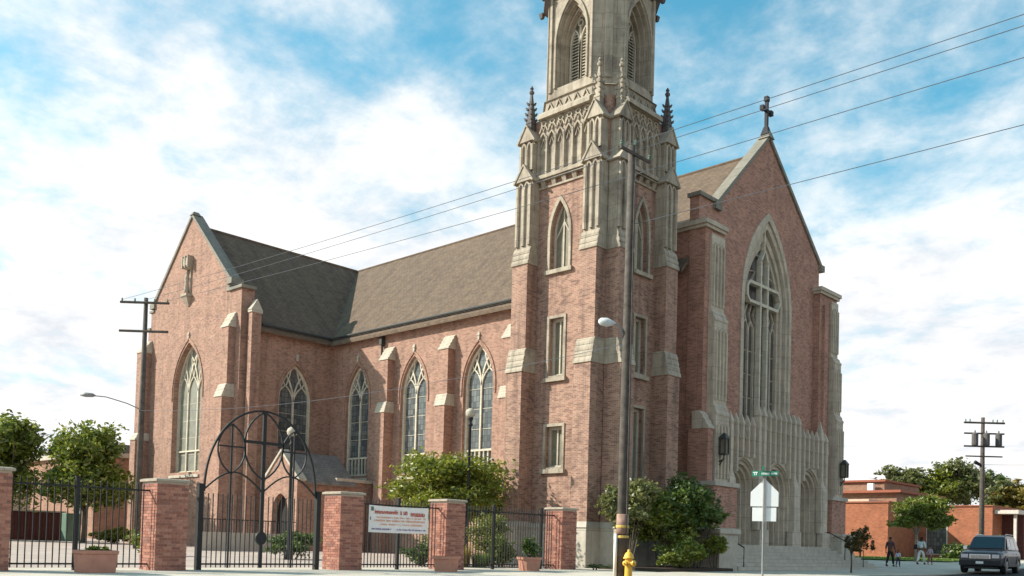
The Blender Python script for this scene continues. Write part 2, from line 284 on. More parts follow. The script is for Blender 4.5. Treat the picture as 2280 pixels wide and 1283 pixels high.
# ------------------------------------------------------------------ object helpers
ORG = {}                                             # plan position of each object's origin
def tag(o, label=None, cat=None, group=None, kind=None):
    for k, v in (('label', label), ('category', cat), ('group', group), ('kind', kind)):
        if v: o[k] = v
    return o
def thing(name, loc, label, cat, group=None):
    o = bpy.data.objects.new(name, None); COL.objects.link(o); o.empty_display_size = 0.3
    o.location = (loc[0], -loc[1], loc[2]); ORG[o.name] = Vector(loc)
    return tag(o, label, cat, group)
class MB:
    """collects plan-coordinate pieces into one mesh"""
    def __init__(s): s.v = []; s.f = []; s.mi = []; s.cur = 0; s.p = []
    def add(s, vs, fs):
        b = len(s.v); s.p.append((b, len(s.f))); s.v += [tuple(p) for p in vs]
        for f in fs: s.f.append([b+i for i in f]); s.mi.append(s.cur)
        return s
    def hexa(s, p):                                  # p: 8 points, bottom loop then top loop
        return s.add(p, [(0, 3, 2, 1), (4, 5, 6, 7), (0, 1, 5, 4), (1, 2, 6, 5), (2, 3, 7, 6), (3, 0, 4, 7)])
    def box(s, x0, x1, y0, y1, z0, z1, mp=None):
        p = [(x0, y0, z0), (x1, y0, z0), (x1, y1, z0), (x0, y1, z0), (x0, y0, z1), (x1, y0, z1), (x1, y1, z1), (x0, y1, z1)]
        if mp: p = [mp(*q) for q in p]
        return s.hexa(p)
    def taper(s, b, z0, t, z1, mp=None):             # b,t = (x0,x1,y0,y1)
        p = [(b[0], b[2], z0), (b[1], b[2], z0), (b[1], b[3], z0), (b[0], b[3], z0), (t[0], t[2], z1), (t[1], t[2], z1), (t[1], t[3], z1), (t[0], t[3], z1)]
        if mp: p = [mp(*q) for q in p]
        return s.hexa(p)
    def prism(s, poly, d0, d1, mp):                  # poly of (u,z); extruded along n from d0 to d1
        n = len(poly)
        tri = tessellate_polygon([[Vector((u, z, 0)) for u, z in poly]])
        vs = [mp(u, d0, z) for u, z in poly]+[mp(u, d1, z) for u, z in poly]
        fs = [tuple(t) for t in tri]+[tuple(i+n for i in t) for t in tri]
        fs += [(i, (i+1) % n, n+(i+1) % n, n+i) for i in range(n)]
        return s.add(vs, fs)
    def panel(s, outer, holes, d0, d1, mp):
        loops = [outer]+holes
        tri = tessellate_polygon([[Vector((u, z, 0)) for u, z in lp] for lp in loops])
        pts = [p for lp in loops for p in lp]; n = len(pts)
        vs = [mp(u, d0, z) for u, z in pts]+[mp(u, d1, z) for u, z in pts]
        fs = [tuple(t) for t in tri]+[tuple(i+n for i in t) for t in tri]
        b = 0
        for lp in loops:
            k = len(lp); fs += [(b+i, b+(i+1) % k, n+b+(i+1) % k, n+b+i) for i in range(k)]; b += k
        return s.add(vs, fs)
    def ring(s, outer, inner, d0, d1, mp, d1i=None, closed=False):   # solid between two equal-length lines
        n = len(outer); d1i = d1 if d1i is None else d1i
        vs = [mp(u, d0, z) for u, z in outer]+[mp(u, d0, z) for u, z in inner]+[mp(u, d1, z) for u, z in outer]+[mp(u, d1i, z) for u, z in inner]
        fs = []
        for i in range(n if closed else n-1):
            j = (i+1) % n
            fs += [(i, j, n+j, n+i), (2*n+i, 3*n+i, 3*n+j, 2*n+j), (i, 2*n+i, 2*n+j, j), (n+i, n+j, 3*n+j, 3*n+i)]
        if not closed: fs += [(0, n, 3*n, 2*n), (n-1, 3*n-1-n+n, 4*n-1, 2*n-1)] if False else [(0, n, 3*n, 2*n), (n-1, 3*n-1, 4*n-1, 2*n-1)]
        return s.add(vs, fs)
    def ribbon(s, pts, w, d0, d1, mp, closed=False):
        o, i = [], []; n = len(pts)
        for k, (u, z) in enumerate(pts):
            a = pts[(k-1) % n] if closed or k > 0 else pts[k]; b = pts[(k+1) % n] if closed or k < n-1 else pts[k]
            dx, dz = b[0]-a[0], b[1]-a[1]; L = math.hypot(dx, dz) or 1
            nx, nz = -dz/L*w/2, dx/L*w/2
            o.append((u+nx, z+nz)); i.append((u-nx, z-nz))
        return s.ring(o, i, d0, d1, mp, closed=closed)
    def tube(s, path, r, n=8, cap=True, up=None):
        P = [Vector(p) for p in path]; R = r if isinstance(r, (list, tuple)) else [r]*len(P); rings = []
        ref = Vector((0.31, 0.17, 0.93)) if up is None else Vector(up)
        for k, p in enumerate(P):
            d = (P[min(k+1, len(P)-1)]-P[max(k-1, 0)]).normalized()
            if abs(d.dot(ref.normalized())) > 0.97: ref = Vector((0.9, 0.3, 0.1))
            a = d.cross(ref).normalized(); b = d.cross(a)
            rings.append([p+(a*math.cos(2*math.pi*i/n)+b*math.sin(2*math.pi*i/n))*R[k] for i in range(n)])
        vs = [q for r_ in rings for q in r_]; fs = []
        for k in range(len(P)-1):
            for i in range(n): fs.append((k*n+i, k*n+(i+1) % n, (k+1)*n+(i+1) % n, (k+1)*n+i))
        if cap: fs += [tuple(range(n))[::-1], tuple(range((len(P)-1)*n, len(P)*n))]
        return s.add(vs, fs)
    def lathe(s, c, prof, n=16):
        return s.tube([(c[0], c[1], c[2]+z) for r, z in prof], [max(r, 1e-4) for r, z in prof], n, up=(1, 0.01, 0)) if False else s._lathe(c, prof, n)
    def _lathe(s, c, prof, n):
        vs = []; fs = []
        for r, z in prof:
            vs += [(c[0]+r*math.cos(2*math.pi*i/n), c[1]+r*math.sin(2*math.pi*i/n), c[2]+z) for i in range(n)]
        for k in range(len(prof)-1):
            for i in range(n): fs.append((k*n+i, k*n+(i+1) % n, (k+1)*n+(i+1) % n, (k+1)*n+i))
        fs += [tuple(range(n))[::-1], tuple(range((len(prof)-1)*n, len(prof)*n))]
        return s.add(vs, fs)
    def each(s, name, mat, parent, **kw):                # every added piece becomes an object of its own
        o = None
        for k, (a, f) in enumerate(s.p):
            a2, f2 = s.p[k+1] if k+1 < len(s.p) else (len(s.v), len(s.f))
            q = MB(); q.add(s.v[a:a2], [[i-a for i in fc] for fc in s.f[f:f2]]); o = q.build(name, mat, parent, **kw)
        return o
    def build(s, name, mats, parent=None, org=None, smooth=False, bevel=0, recalc=True, kind=None):
        me = bpy.data.meshes.new(name); O = ORG[parent.name] if parent else Vector(org or (0, 0, 0))
        me.from_pydata([(x-O[0], -(y-O[1]), z-O[2]) for x, y, z in s.v], [], s.f)
        mats = mats if isinstance(mats, (list, tuple)) else [mats]
        for q in mats: me.materials.append(M[q])
        if len(mats) > 1: me.polygons.foreach_set('material_index', s.mi)
        if recalc or bevel:
            bm = bmesh.new(); bm.from_mesh(me)
            if bevel:
                bmesh.ops.remove_doubles(bm, verts=bm.verts, dist=1e-5)
                ed = [e for e in bm.edges if len(e.link_faces) == 2 and e.calc_face_angle(0) > 0.5]
                bmesh.ops.bevel(bm, geom=ed, offset=bevel, segments=2, affect='EDGES', profile=0.5)
            bmesh.ops.recalc_face_normals(bm, faces=bm.faces); bm.to_mesh(me); bm.free()
        if smooth: me.polygons.foreach_set('use_smooth', [True]*len(me.polygons))
        me.update(); o = bpy.data.objects.new(name, me); COL.objects.link(o)
        if parent: o.parent = parent
        else: o.location = (O[0], -O[1], O[2])
        ORG[o.name] = O
        if kind: o['kind'] = kind
        return o
def inst(o, parent, d=(0, 0, 0)):                    # a copy sharing the mesh, moved by d (plan)
    c = o.copy(); COL.objects.link(c); c.parent = parent
    c.location = o.location + Vector((d[0], -d[1], d[2])); ORG[c.name] = ORG.get(o.name, Vector()); return c
def FY(yb): return lambda u, n, z: (u, yb-n, z)      # wall facing -y: u = x, n = outwards
def FX(xb): return lambda u, n, z: (xb-n, u, z)      # wall facing -x: u = y
def arch(cx, hw, z0, zs, za, n=9):
    """pointed arch outline, from the foot on the low-u side over the apex to the other foot"""
    H = za-zs; Rr = (hw*hw+H*H)/(2*hw); pts = [(cx-hw, z0)]
    a1 = math.atan2(H, Rr-hw) if Rr > hw else math.pi/2+math.atan2(hw-Rr, H)
    L = [(cx-hw+Rr-Rr*math.cos(a1*k/n), zs+Rr*math.sin(a1*k/n)) for k in range(n+1)]
    L[-1] = (cx, za)
    return pts+L+[(2*cx-u, z) for u, z in L[-2::-1]]+[(cx+hw, z0)]
def rect(u0, u1, z0, z1): return [(u0, z0), (u1, z0), (u1, z1), (u0, z1)]
def zg(y):
    q = 0.0009*max(min(y, 34)-14, 0)**2
    return q+0.015*max(min(y, 62)-34, 0)+0.012*max(min(y, 300)-62, 0)
# ------------------------------------------------------------------ ground, road, pavement
def sheet(name, xs, ys, zf, mat, kind='structure'):
    b = MB(); vs = [(x, y, zf(x, y)) for y in ys for x in xs]; n = len(xs)
    b.add(vs, [(j*n+i, j*n+i+1, (j+1)*n+i+1, (j+1)*n+i) for j in range(len(ys)-1) for i in range(n-1)])
    o = b.build(name, mat, smooth=True); o['kind'] = kind; return o
YS = [-900, -300, -120, -80, -40]+list(range(-30, 82, 3))+[110, 160, 300, 900]
def roadoff(y): return 0.03+0.10*(1-min(max((y-2)/22, 0), 1))
KERB = -7.0
sheet('ground', [-900, -400, -150, -60, KERB-.1, 1.0, 20, 45, 80, 150, 400, 900], YS, lambda x, y: zg(y)-0.30, 'earth')
sheet('road', [-24, -16, KERB-.16], YS, lambda x, y: zg(y)-roadoff(y), 'asphalt')
sheet('pavement', [KERB, -3.0, 1.6], YS, lambda x, y: zg(y), 'pavement')
sheet('courtyard', [1.6, 20, 40, 70, 110], YS[:24], lambda x, y: zg(y)+0.004*max(0, x-1.6), 'court')
sheet('forecourt', [1.6, 20, 60], YS[23:-4], lambda x, y: zg(y)-0.02, 'pavement')
kb = MB()
for a, b_ in zip(YS[:-1], YS[1:]):
    kb.hexa([(KERB-.16, a, zg(a)-.3), (KERB, a, zg(a)-.3), (KERB, b_, zg(b_)-.3), (KERB-.16, b_, zg(b_)-.3),
             (KERB-.15, a, zg(a)+.002), (KERB, a, zg(a)+.002), (KERB, b_, zg(b_)+.002), (KERB-.15, b_, zg(b_)+.002)])
kb.build('kerb', 'concrete')['kind'] = 'structure'

# ------------------------------------------------------------------ the church
CH = thing('church', (15, 12, 0), 'pink brick gothic church with a tall stone-topped tower, dark roofs and a triple-arched stone portal', 'church')
def inside(u, z, cx, hw, zs, za):
    if z <= zs: return abs(u-cx) <= hw
    H = za-zs; R_ = (hw*hw+H*H)/(2*hw); q = R_*R_-(z-zs)**2
    return q > 0 and abs(u-cx) <= hw-R_+math.sqrt(q)
def gothic_window(mp, cx, hw, z0, zs, za, lights=2, recess=0.34, frame=0.16, transom=None, hood=True, stone='stone', hoodmat='brick', bal=0, name='arched_window', glass='glass'):
    r = recess; b = MB(); oc = arch(cx, hw, z0, zs, za, 10); ic = arch(cx, hw-frame, z0, zs, za-frame*1.25, 10)
    b.ring(oc, ic, -r-.05, -r+.14, mp)
    w = b.build(name, 'pale_stone' if stone == 'stone' else stone, CH)
    g = MB(); g.prism(ic, -r-.03, -r-.01, mp); g.build('glass', glass, w)
    t = MB(); H = za-zs; R_ = (hw*hw+H*H)/(2*hw); bw = 0.115; d0, d1 = -r-.005, -r+.085
    mus = [cx-hw+2*hw*k/lights for k in range(1, lights)]
    zspr = zs-0.05
    for u in mus: t.box(u-bw/2, u+bw/2, d0, d1, z0, zspr+.1, mp)
    feet = [cx-hw+frame*.3]+mus+[cx+hw-frame*.3]
    for k in range(lights):                         # light heads
        c = cx-hw+2*hw*(k+.5)/lights; q = arch(c, hw/lights-.02, zspr-.02, zspr, zspr+hw/lights*1.75, 6)
        q = [p for p in q if inside(p[0], p[1], cx, hw, zs, za)]
        if len(q) > 2: t.ribbon(q[1:-1], .075, d0+.002, d1-.01, mp)
    for k in range(lights):                         # light heads carried on upwards until they meet the arch
        c = cx-hw+2*hw*(k+.5)/lights; za_ = zspr+hw/lights*1.75
        for sg in (-1, 1):
            q = []
            for a in np.linspace(0, 1.4, 14):
                x = c+sg*(hw/lights)*(1.05*a-.42*a*a); z = za_-.05+a*hw*.95
                if not inside(x, z, cx, hw-.05, zs, za-.05): break
                q.append((x, z))
            if len(q) > 2: t.ribbon(q, .07, d0+.009+(.003 if sg > 0 else 0), d1-.008, mp)
    for u in mus:                                   # bars branching with the curve of the main arch
        for sg in (-1, 1):
            q = []
            for a in np.linspace(0, 1.2, 15):
                x = u+sg*(R_-R_*math.cos(a)); z = zspr+R_*math.sin(a)
                if not inside(x, z, cx, hw-.04, zs, za-.04): break
                q.append((x, z))
            if len(q) > 2: t.ribbon(q, .092, d0+.004+(.003 if sg > 0 else 0), d1-.004, mp)
    if transom:
        t.box(cx-hw+.05, cx+hw-.05, d0+.001, d1+.02, transom, transom+.10, mp)
        for k in range(bal*lights+1):
            u = cx-hw+frame+(2*hw-2*frame)*k/(bal*lights)
            t.box(u-.03, u+.03, d0+.006, d1+.01, z0+.1, transom, mp)
        t.box(cx-hw+.05, cx+hw-.05, d0-.001, d1-.03, z0, z0+.12, mp)
    for z in np.arange(z0+1.2, zs, 1.15):            # thin saddle bars across the glass
        t.box(cx-hw+frame, cx+hw-frame, -r-.012, -r+.008, z, z+.025, mp)
    t.each('tracery_bar', 'pale_stone' if stone == 'stone' else stone, w)
    s = MB(); p = [(cx-hw-.06, -r, z0-.02), (cx+hw+.06, -r, z0-.02), (cx+hw+.06, .09, z0-.2), (cx-hw-.06, .09, z0-.2)]
    s.hexa([mp(u, n, z-.16) for u, n, z in p]+[mp(u, n, z) for u, n, z in p]); s.build('sill', stone, w)
    if hood:
        h = MB(); hs = [p for p in arch(cx, hw+.16, zs-.5, zs, za+.26, 10)]
        h.ribbon(hs, .13, -.02, .055, mp); h.build('hood_mould', hoodmat, w)
        f = MB(); f.box(cx-.07, cx+.07, 0, .09, za+.24, za+.52, mp); f.taper((cx-.12, cx+.12, 0, .12), za+.5, (cx-.02, cx+.02, 0, .03), za+.72, mp); f.build('finial', stone, w)
    return w
def weathering(b, mp, u0, u1, z0, z1, p0, p1, m=4, lip=.05, so=.04):
    for k in range(m):
        a, c = p0+(p1-p0)*k/m, p0+(p1-p0)*(k+1)/m; za, zb = z0+(z1-z0)*k/m, z0+(z1-z0)*(k+1)/m
        o = so+.004*(m-k)
        pt = lambda n_, z_: (mp(u0-o, n_, z_), mp(u1+o, n_, z_))
        A = pt(0, za-.03); B = pt(a+lip, za-.03); C_ = pt(a+lip*.9, za+.07); D = pt(c+lip*.3, zb); E_ = pt(0, zb)
        b.add([A[0], B[0], C_[0], D[0], E_[0], A[1], B[1], C_[1], D[1], E_[1]],
              [(0, 1, 2, 3, 4), (9, 8, 7, 6, 5), (0, 5, 6, 1), (1, 6, 7, 2), (2, 7, 8, 3), (3, 8, 9, 4), (4, 9, 5, 0)])
def buttress(mp, u0, u1, stages, brick='brick', stone='stone', top=0.9, m=4, topm=4):
    """stages: (z bottom, z top, projection); stone weatherings between them and up to the wall"""
    b = MB()
    for k, (a, c, p) in enumerate(stages): b.box(u0+.012*k, u1-.012*k, -.05, p, a, c, mp)
    o = b.build('buttress', brick, CH); w = MB()
    for k, (a, c, p) in enumerate(stages):
        if k+1 < len(stages): weathering(w, mp, u0, u1, c, stages[k+1][0], p, stages[k+1][2], m)
        elif top: weathering(w, mp, u0, u1, c, c+top, p, 0.0, topm)
    w.each('weathering_stone', stone, o); return o

# ---- nave
YN, YR, ZE, ZR = 10.3, 17.3, 14.1, 21.65
nm = FY(YN)
wins = [26.3, 20.75, 15.15]
b = MB(); b.panel(rect(5.0, 29.2, 0, ZE), [arch(c, 1.2, 4.95, 9.75, 12.1, 10) for c in wins], 0, -.5, nm)
b.box(43.2, 56, 0, -.5, 0, ZE, nm); b.box(1.4, 56, -14, -13.5, 0, ZE, nm); b.box(55.5, 56, -13.5, -.5, 0, ZE, nm)
b.prism([(-.0, ZE), (-14, ZE), (-7, ZR-.1)], 55.5, 56, lambda u, n, z: (n, YN-u, z))
b.each('nave_wall', 'brick', CH)
for c in wins: gothic_window(nm, c, 1.2, 4.95, 9.75, 12.1, 2, transom=6.05, bal=3)
b = MB(); b.box(5.5, 29.1, .0, .07, ZE-.42, ZE-.2, nm); b.box(5.5, 29.1, 0, .14, ZE-.2, ZE-.06, nm); b.each('corbel_course', 'brick', CH)
b = MB(); b.tube([(5.6, YN-.34, ZE+.02), (29.0, YN-.34, ZE+.02)], .085, 8); b.build('gutter', 'copper', CH)
b = MB(); b.box(23.62, 23.86, .0, .3, 13.1, 13.6, nm); b.tube([(23.74, YN-.14, 13.2), (23.74, YN-.14, .2)], .075, 8); b.build('downspout', 'copper', CH)
b = MB(); b.box(11.8, 12.04, .0, .3, 13.0, 13.6, nm); b.tube([(11.92, YN-.14, 13.1), (11.92, YN-.14, .2)], .075, 8); b.build('downspout', 'copper', CH)
for u0 in (22.6, 17.12, 11.95):
    buttress(nm, u0, u0+.82, [(0, 8.75, .72), (9.4, 12.05, .54)], top=.85)
def roof_slab(b, y0, z0, y1, z1, x0, x1, th=.2):
    b.hexa([(x0, y0, z0-th), (x1, y0, z0-th), (x1, y1, z1-th), (x0, y1, z1-th), (x0, y0, z0), (x1, y0, z0), (x1, y1, z1), (x0, y1, z1)])
sl = (ZR-ZE)/(YR-YN); b = MB()
roof_slab(b, YN-.45, ZE-.45*sl+.18, YR, ZR, 1.45, 56.2); roof_slab(b, 2*YR-YN+.45, ZE-.45*sl+.18, YR, ZR, 1.45, 56.2)
b.each('nave_roof', 'roof', CH)
b = MB(); b.tube([(1.6, YR, ZR+.0), (56, YR, ZR+.0)], .1, 6); b.build('ridge_cap', 'roof', CH)
# ---- transept
XT0, XT1, YT, XTM = 29.2, 42.4, 3.6, 36.15
tf = FY(YT)
b = MB()
out_ = [(29.5, 0), (42.1, 0), (42.1, 15.3), (41.75, 15.3), (41.75, 16.5), (41.25, 16.5), (41.25, 17.2), (XTM, 22.2), (31.0, 17.2), (31.0, 16.3), (29.5, 16.3)]
b.panel(out_, [arch(36.05, 1.95, 5.0, 10.4, 13.7, 12)], 0, -.6, tf)
b.build('transept_gable', 'brick', CH)
ts = FX(XT0); b = MB()
b.panel(rect(4.2, YN, 0, ZE), [arch(7.55, 1.25, 6.5, 9.6, 12.05, 10)], 0, -.5, ts)
b.box(4.2, YN, -12.35, -12.85, 0, ZE, ts); b.each('transept_wall', 'brick', CH)
gothic_window(tf, 36.05, 1.95, 5.0, 10.4, 13.7, 3, recess=.5, transom=6.4, bal=1, glass='glass_sunlit')
gothic_window(ts, 7.55, 1.25, 6.5, 9.6, 12.05, 2, glass='glass')
b = MB(); b.box(4.66, YN-.0, 0, .07, ZE-.42, ZE-.2, ts); b.box(4.66, YN, 0, .14, ZE-.2, ZE-.06, ts); b.each('corbel_course', 'brick', CH)
b = MB(); b.tube([(XT0-.34, 4.72, ZE+.02), (XT0-.34, YN-.3, ZE+.02)], .085, 8); b.build('gutter', 'copper', CH)
st_ = (ZR-ZE)/(XTM-XT0); b = MB()
for x0, z0, x1 in ((XT0-.4, ZE-.4*st_+.18, XTM), (2*XTM-XT0+.4, ZE-.4*st_+.18, XTM)):
    b.hexa([(x0, 4.15, z0-.2), (x1, 4.15, ZR-.2), (x1, YR+.3, ZR-.2), (x0, YR+.3, z0-.2), (x0, 4.15, z0), (x1, 4.15, ZR+.006), (x1, YR+.3, ZR+.006), (x0, YR+.3, z0)])
b.each('transept_roof', 'roof', CH)
b = MB(); b.tube([(XTM, 4.2, ZR+.02), (XTM, YR, ZR+.02)], .1, 6); b.build('ridge_cap', 'roof', CH)
b = MB()                                             # gable coping and kneelers
b.ribbon([(30.85, 17.05), (XTM, 22.32), (41.4, 17.05)], .22, -.68, .1, tf)
b.box(30.55, 31.15, -.7, .15, 16.75, 17.12, tf); b.box(41.1, 41.75, -.7, .15, 16.75, 17.1, tf)
b.taper((30.85, 31.35, -.6, .08), 16.35, (30.95, 31.2, -.6, .08), 16.76, tf)
b.box(29.3, 31.0, -.9, .14, 16.3, 16.48, tf); b.box(41.25, 41.9, -.8, .1, 16.5, 16.65, tf); b.box(41.72, 42.22, -.8, .1, 15.3, 15.45, tf)
b.taper((XTM-.22, XTM+.22, -.5, .16), 22.3, (XTM-.08, XTM+.08, -.35, .0), 22.55, tf)
b.each('coping', 'coping', CH)
b = MB(); b.box(29.5, 30.1, -.9, -.6, 14, 16.3, tf); b.build('gable_return', 'brick', CH)
buttress(tf, 30.05, 30.9, [(0, 9.5, .8), (10.3, 13.9, .5)], top=.95)
buttress(tf, 41.45, 42.25, [(0, 7.4, .95), (7.9, 13.6, .7)], top=.9, m=2)
b = MB(); b.box(3.95, 4.6, -.02, .43, 0, 14.75, ts); bt = b.build('buttress', 'brick', CH)
b = MB(); b.box(3.89, 4.66, -.02, .46, 14.75, 14.9, ts); b.prism([(3.86, 14.9), (4.69, 14.9), (4.275, 15.6)], 0, .45, ts); b.build('gablet', 'stone', bt)
b = MB()                                             # niche in the gable: canopy, recess, corbel
b.taper((35.95, 36.65, 0, .12), 18.65, (35.88, 36.72, 0, .38), 18.85, tf); b.box(35.9, 36.7, 0, .38, 18.85, 19.35, tf)
for u in (35.93, 36.3, 36.67): b.box(u-.05, u+.05, .0, .42, 18.7, 19.5, tf)
b.box(36.0, 36.07, 0, .1, 16.9, 18.8, tf); b.box(36.53, 36.6, 0, .1, 16.9, 18.8, tf)
b.taper((36.2, 36.4, 0, .06), 16.15, (35.95, 36.65, 0, .38), 16.78, tf); b.box(35.9, 36.7, 0, .42, 16.78, 16.95, tf)
nc = b.build('niche', 'stone_tower', CH)
b = MB(); b.lathe((36.3, YT-.2, 16.95), [(.17, 0), (.16, .3), (.12, .8), (.16, 1.1), (.1, 1.26), (.06, 1.31), (.085, 1.4), (.085, 1.5), (.03, 1.58)], 12); b.build('statue', 'stone_tower', nc, smooth=True)
# ---- low vestibule and gabled porch in the corner
b = MB(); b.box(24.2, 29.2, 7.4, YN-.02, 0, 4.35)
b.panel([(24.2, 0), (27.7, 0), (27.7, 4.4), (25.95, 5.95), (24.2, 4.4)], [arch(25.95, .85, 0, 2.4, 3.5, 8)], 0, -.4, FY(4.6))
b.box(24.2, 24.55, 5.0, 7.4, 0, 4.4); b.box(27.35, 27.7, 5.0, 7.4, 0, 4.4); pw = b.build('porch', 'brick', CH)
b = MB(); b.box(24.05, 29.2, 7.3, YN-.05, 4.35, 4.55); b.ribbon([(23.95, 4.25), (25.95, 6.08), (27.95, 4.25)], .16, -.45, .08, FY(4.6)); b.each('coping', 'stone', pw)
b = MB()
for x0, x1 in ((23.85, 25.95), (28.05, 25.95)):
    b.hexa([(x0, 5.05, 4.05), (x1, 5.05, 5.9), (x1, 8.6, 5.9), (x0, 8.6, 4.05), (x0, 5.05, 4.2), (x1, 5.05, 6.05), (x1, 8.6, 6.05), (x0, 8.6, 4.2)])
b.each('porch_roof', 'slate', pw)
b = MB(); b.prism(arch(25.95, .85, .05, 2.4, 3.5, 8), -.5, -.42, FY(4.6)); b.build('door', 'void', pw)  # near-black sheet filling the arch, painting the dark of the open doorway
# ---- tower
TX0, TX1, TY0, TY1 = 1.1, 5.85, 3.8, 8.15
ty, tx = FY(TY0), FX(TX0)
b = MB()
b.panel(rect(TX0, TX1, 0, 19.6), [arch(3.68, .53, 12.75, 14.3, 15.75, 8), rect(3.28, 4.14, 8.12, 10.65), rect(3.22, 4.2, 4.17, 5.97)], 0, -.45, ty)
b.panel(rect(TY0+.45, TY1, 0, 19.6), [arch(6.2, .46, 12.7, 14.4, 15.8, 8), rect(5.8, 6.6, 8.3, 10.75), rect(5.8, 6.6, 3.2, 6.85)], 0, -.45, tx)
b.box(TX1-.45, TX1, TY0+.45, TY1, 0, 19.6); b.box(TX0+.45, TX1-.45, TY1-.45, TY1, 0, 19.6)
b.box(TX0+.45, TX1-.45, TY0+.45, TY1-.45, 19.3, 19.55)
b.each('tower_wall', 'brick_tower', CH)
b = MB(); b.box(TX0+.6, TX1-.6, TY0+.9, TY0+.95, 0, 19); b.box(TX0+.9, TX0+.95, TY0+.96, TY1-.6, 0, 19); b.each('tower_interior', 'void', CH)
def rect_window(mp, u0, u1, z0, z1, bars, sky_=False, recess=.28):
    b = MB(); f = .1
    b.ring([(u0-f, z0-f*.6), (u1+f, z0-f*.6), (u1+f, z1+f), (u0-f, z1+f)], [(u0+.02, z0+.02), (u1-.02, z0+.02), (u1-.02, z1-.02), (u0+.02, z1-.02)], -.05, .05, mp, closed=True)
    w = b.build('rectangular_window', 'stone_tower', CH)
    t = MB(); t.ring(rect(u0-.004, u1+.004, z0-.004, z1+.004), rect(u0+.14, u1-.14, z0+.12, z1-.14), -recess-.06, -recess+.06, mp, closed=True)
    for k in range(1, bars+1): t.box(u0+(u1-u0)*k/(bars+1)-.035, u0+(u1-u0)*k/(bars+1)+.035, -recess-.03, -recess+.04, z0+.1, z1-.1, mp)
    t.build('inner_frame', 'stone', w)
    g = MB(); g.box(u0+.1, u1-.1, -recess-.03, -recess-.01, z0+.1, z1-.1, mp); g.build('pane', 'boarded', w)
    s = MB(); s.box(u0-.18, u1+.18, -.03, .15, z0-.24, z0-.062, mp); s.build('sill', 'stone_tower', w)
def lancet(mp, cx, hw, z0, zs, za):
    b = MB(); b.ring(arch(cx, hw+.13, z0, zs, za+.22, 8), arch(cx, hw-.01, z0, zs, za-.01, 8), -.05, .05, mp); w = b.build('lancet_window', 'stone_tower', CH)
    r = .3; t = MB(); t.ring(arch(cx, hw+.005, z0, zs, za+.005, 8), arch(cx, hw-.11, z0, zs, za-.16, 8), -r-.06, -r+.05, mp)
    t.box(cx-.035, cx+.035, -r-.03, -r+.04, z0, za-.35, mp)
    t.ribbon([(cx-hw*.8, zs-.1), (cx-.2, zs+.25), (cx, zs+.6)], .06, -r-.03, -r+.035, mp); t.ribbon([(cx+hw*.8, zs-.1), (cx+.2, zs+.25), (cx, zs+.6)], .06, -r-.028, -r+.037, mp)
    t.each('tracery_bar', 'stone', w)
    g = MB(); g.prism(arch(cx, hw-.08, z0, zs, za-.1, 8), -r-.03, -r-.01, mp); g.build('pane', 'boarded', w)
    s = MB(); s.box(cx-hw-.24, cx+hw+.24, -.03, .14, z0-.18, z0-.003, mp); s.build('sill', 'stone_tower', w)
lancet(ty, 3.68, .53, 12.75, 14.3, 15.75); lancet(tx, 6.2, .46, 12.7, 14.4, 15.8)
rect_window(ty, 3.28, 4.14, 8.12, 10.65, 1); rect_window(ty, 3.22, 4.2, 4.17, 5.97, 1)
rect_window(tx, 5.8, 6.6, 8.3, 10.75, 1); rect_window(tx, 5.8, 6.6, 3.2, 6.85, 1)
def pinnacle(b, x, y, z, h, w=.17):
    b.box(x-w, x+w, y-w, y+w, z-.5, z+.02); b.taper((x-w*1.15, x+w*1.15, y-w*1.15, y+w*1.15), z+.02, (x-w*.25, x+w*.25, y-w*.25, y+w*.25), z+h*.78)
    for k in range(4):                              # crockets up the four edges
        f = .12+.17*k; e = w*1.15*(1-f)+w*.25*f
        for sx in (-1, 1):
            for sy in (-1, 1): b.taper((x+sx*e-.05, x+sx*e+.05, y+sy*e-.05, y+sy*e+.05), z+h*.78*f, (x+sx*(e+.05)-.03, x+sx*(e+.05)+.03, y+sy*(e+.05)-.03, y+sy*(e+.05)+.03), z+h*.78*f+.12)
    b.lathe((x, y, z+h*.74), [(.03, 0), (.1, .06), (.12, .14), (.05, .24), (.09, .3), (.02, .42)], 8)
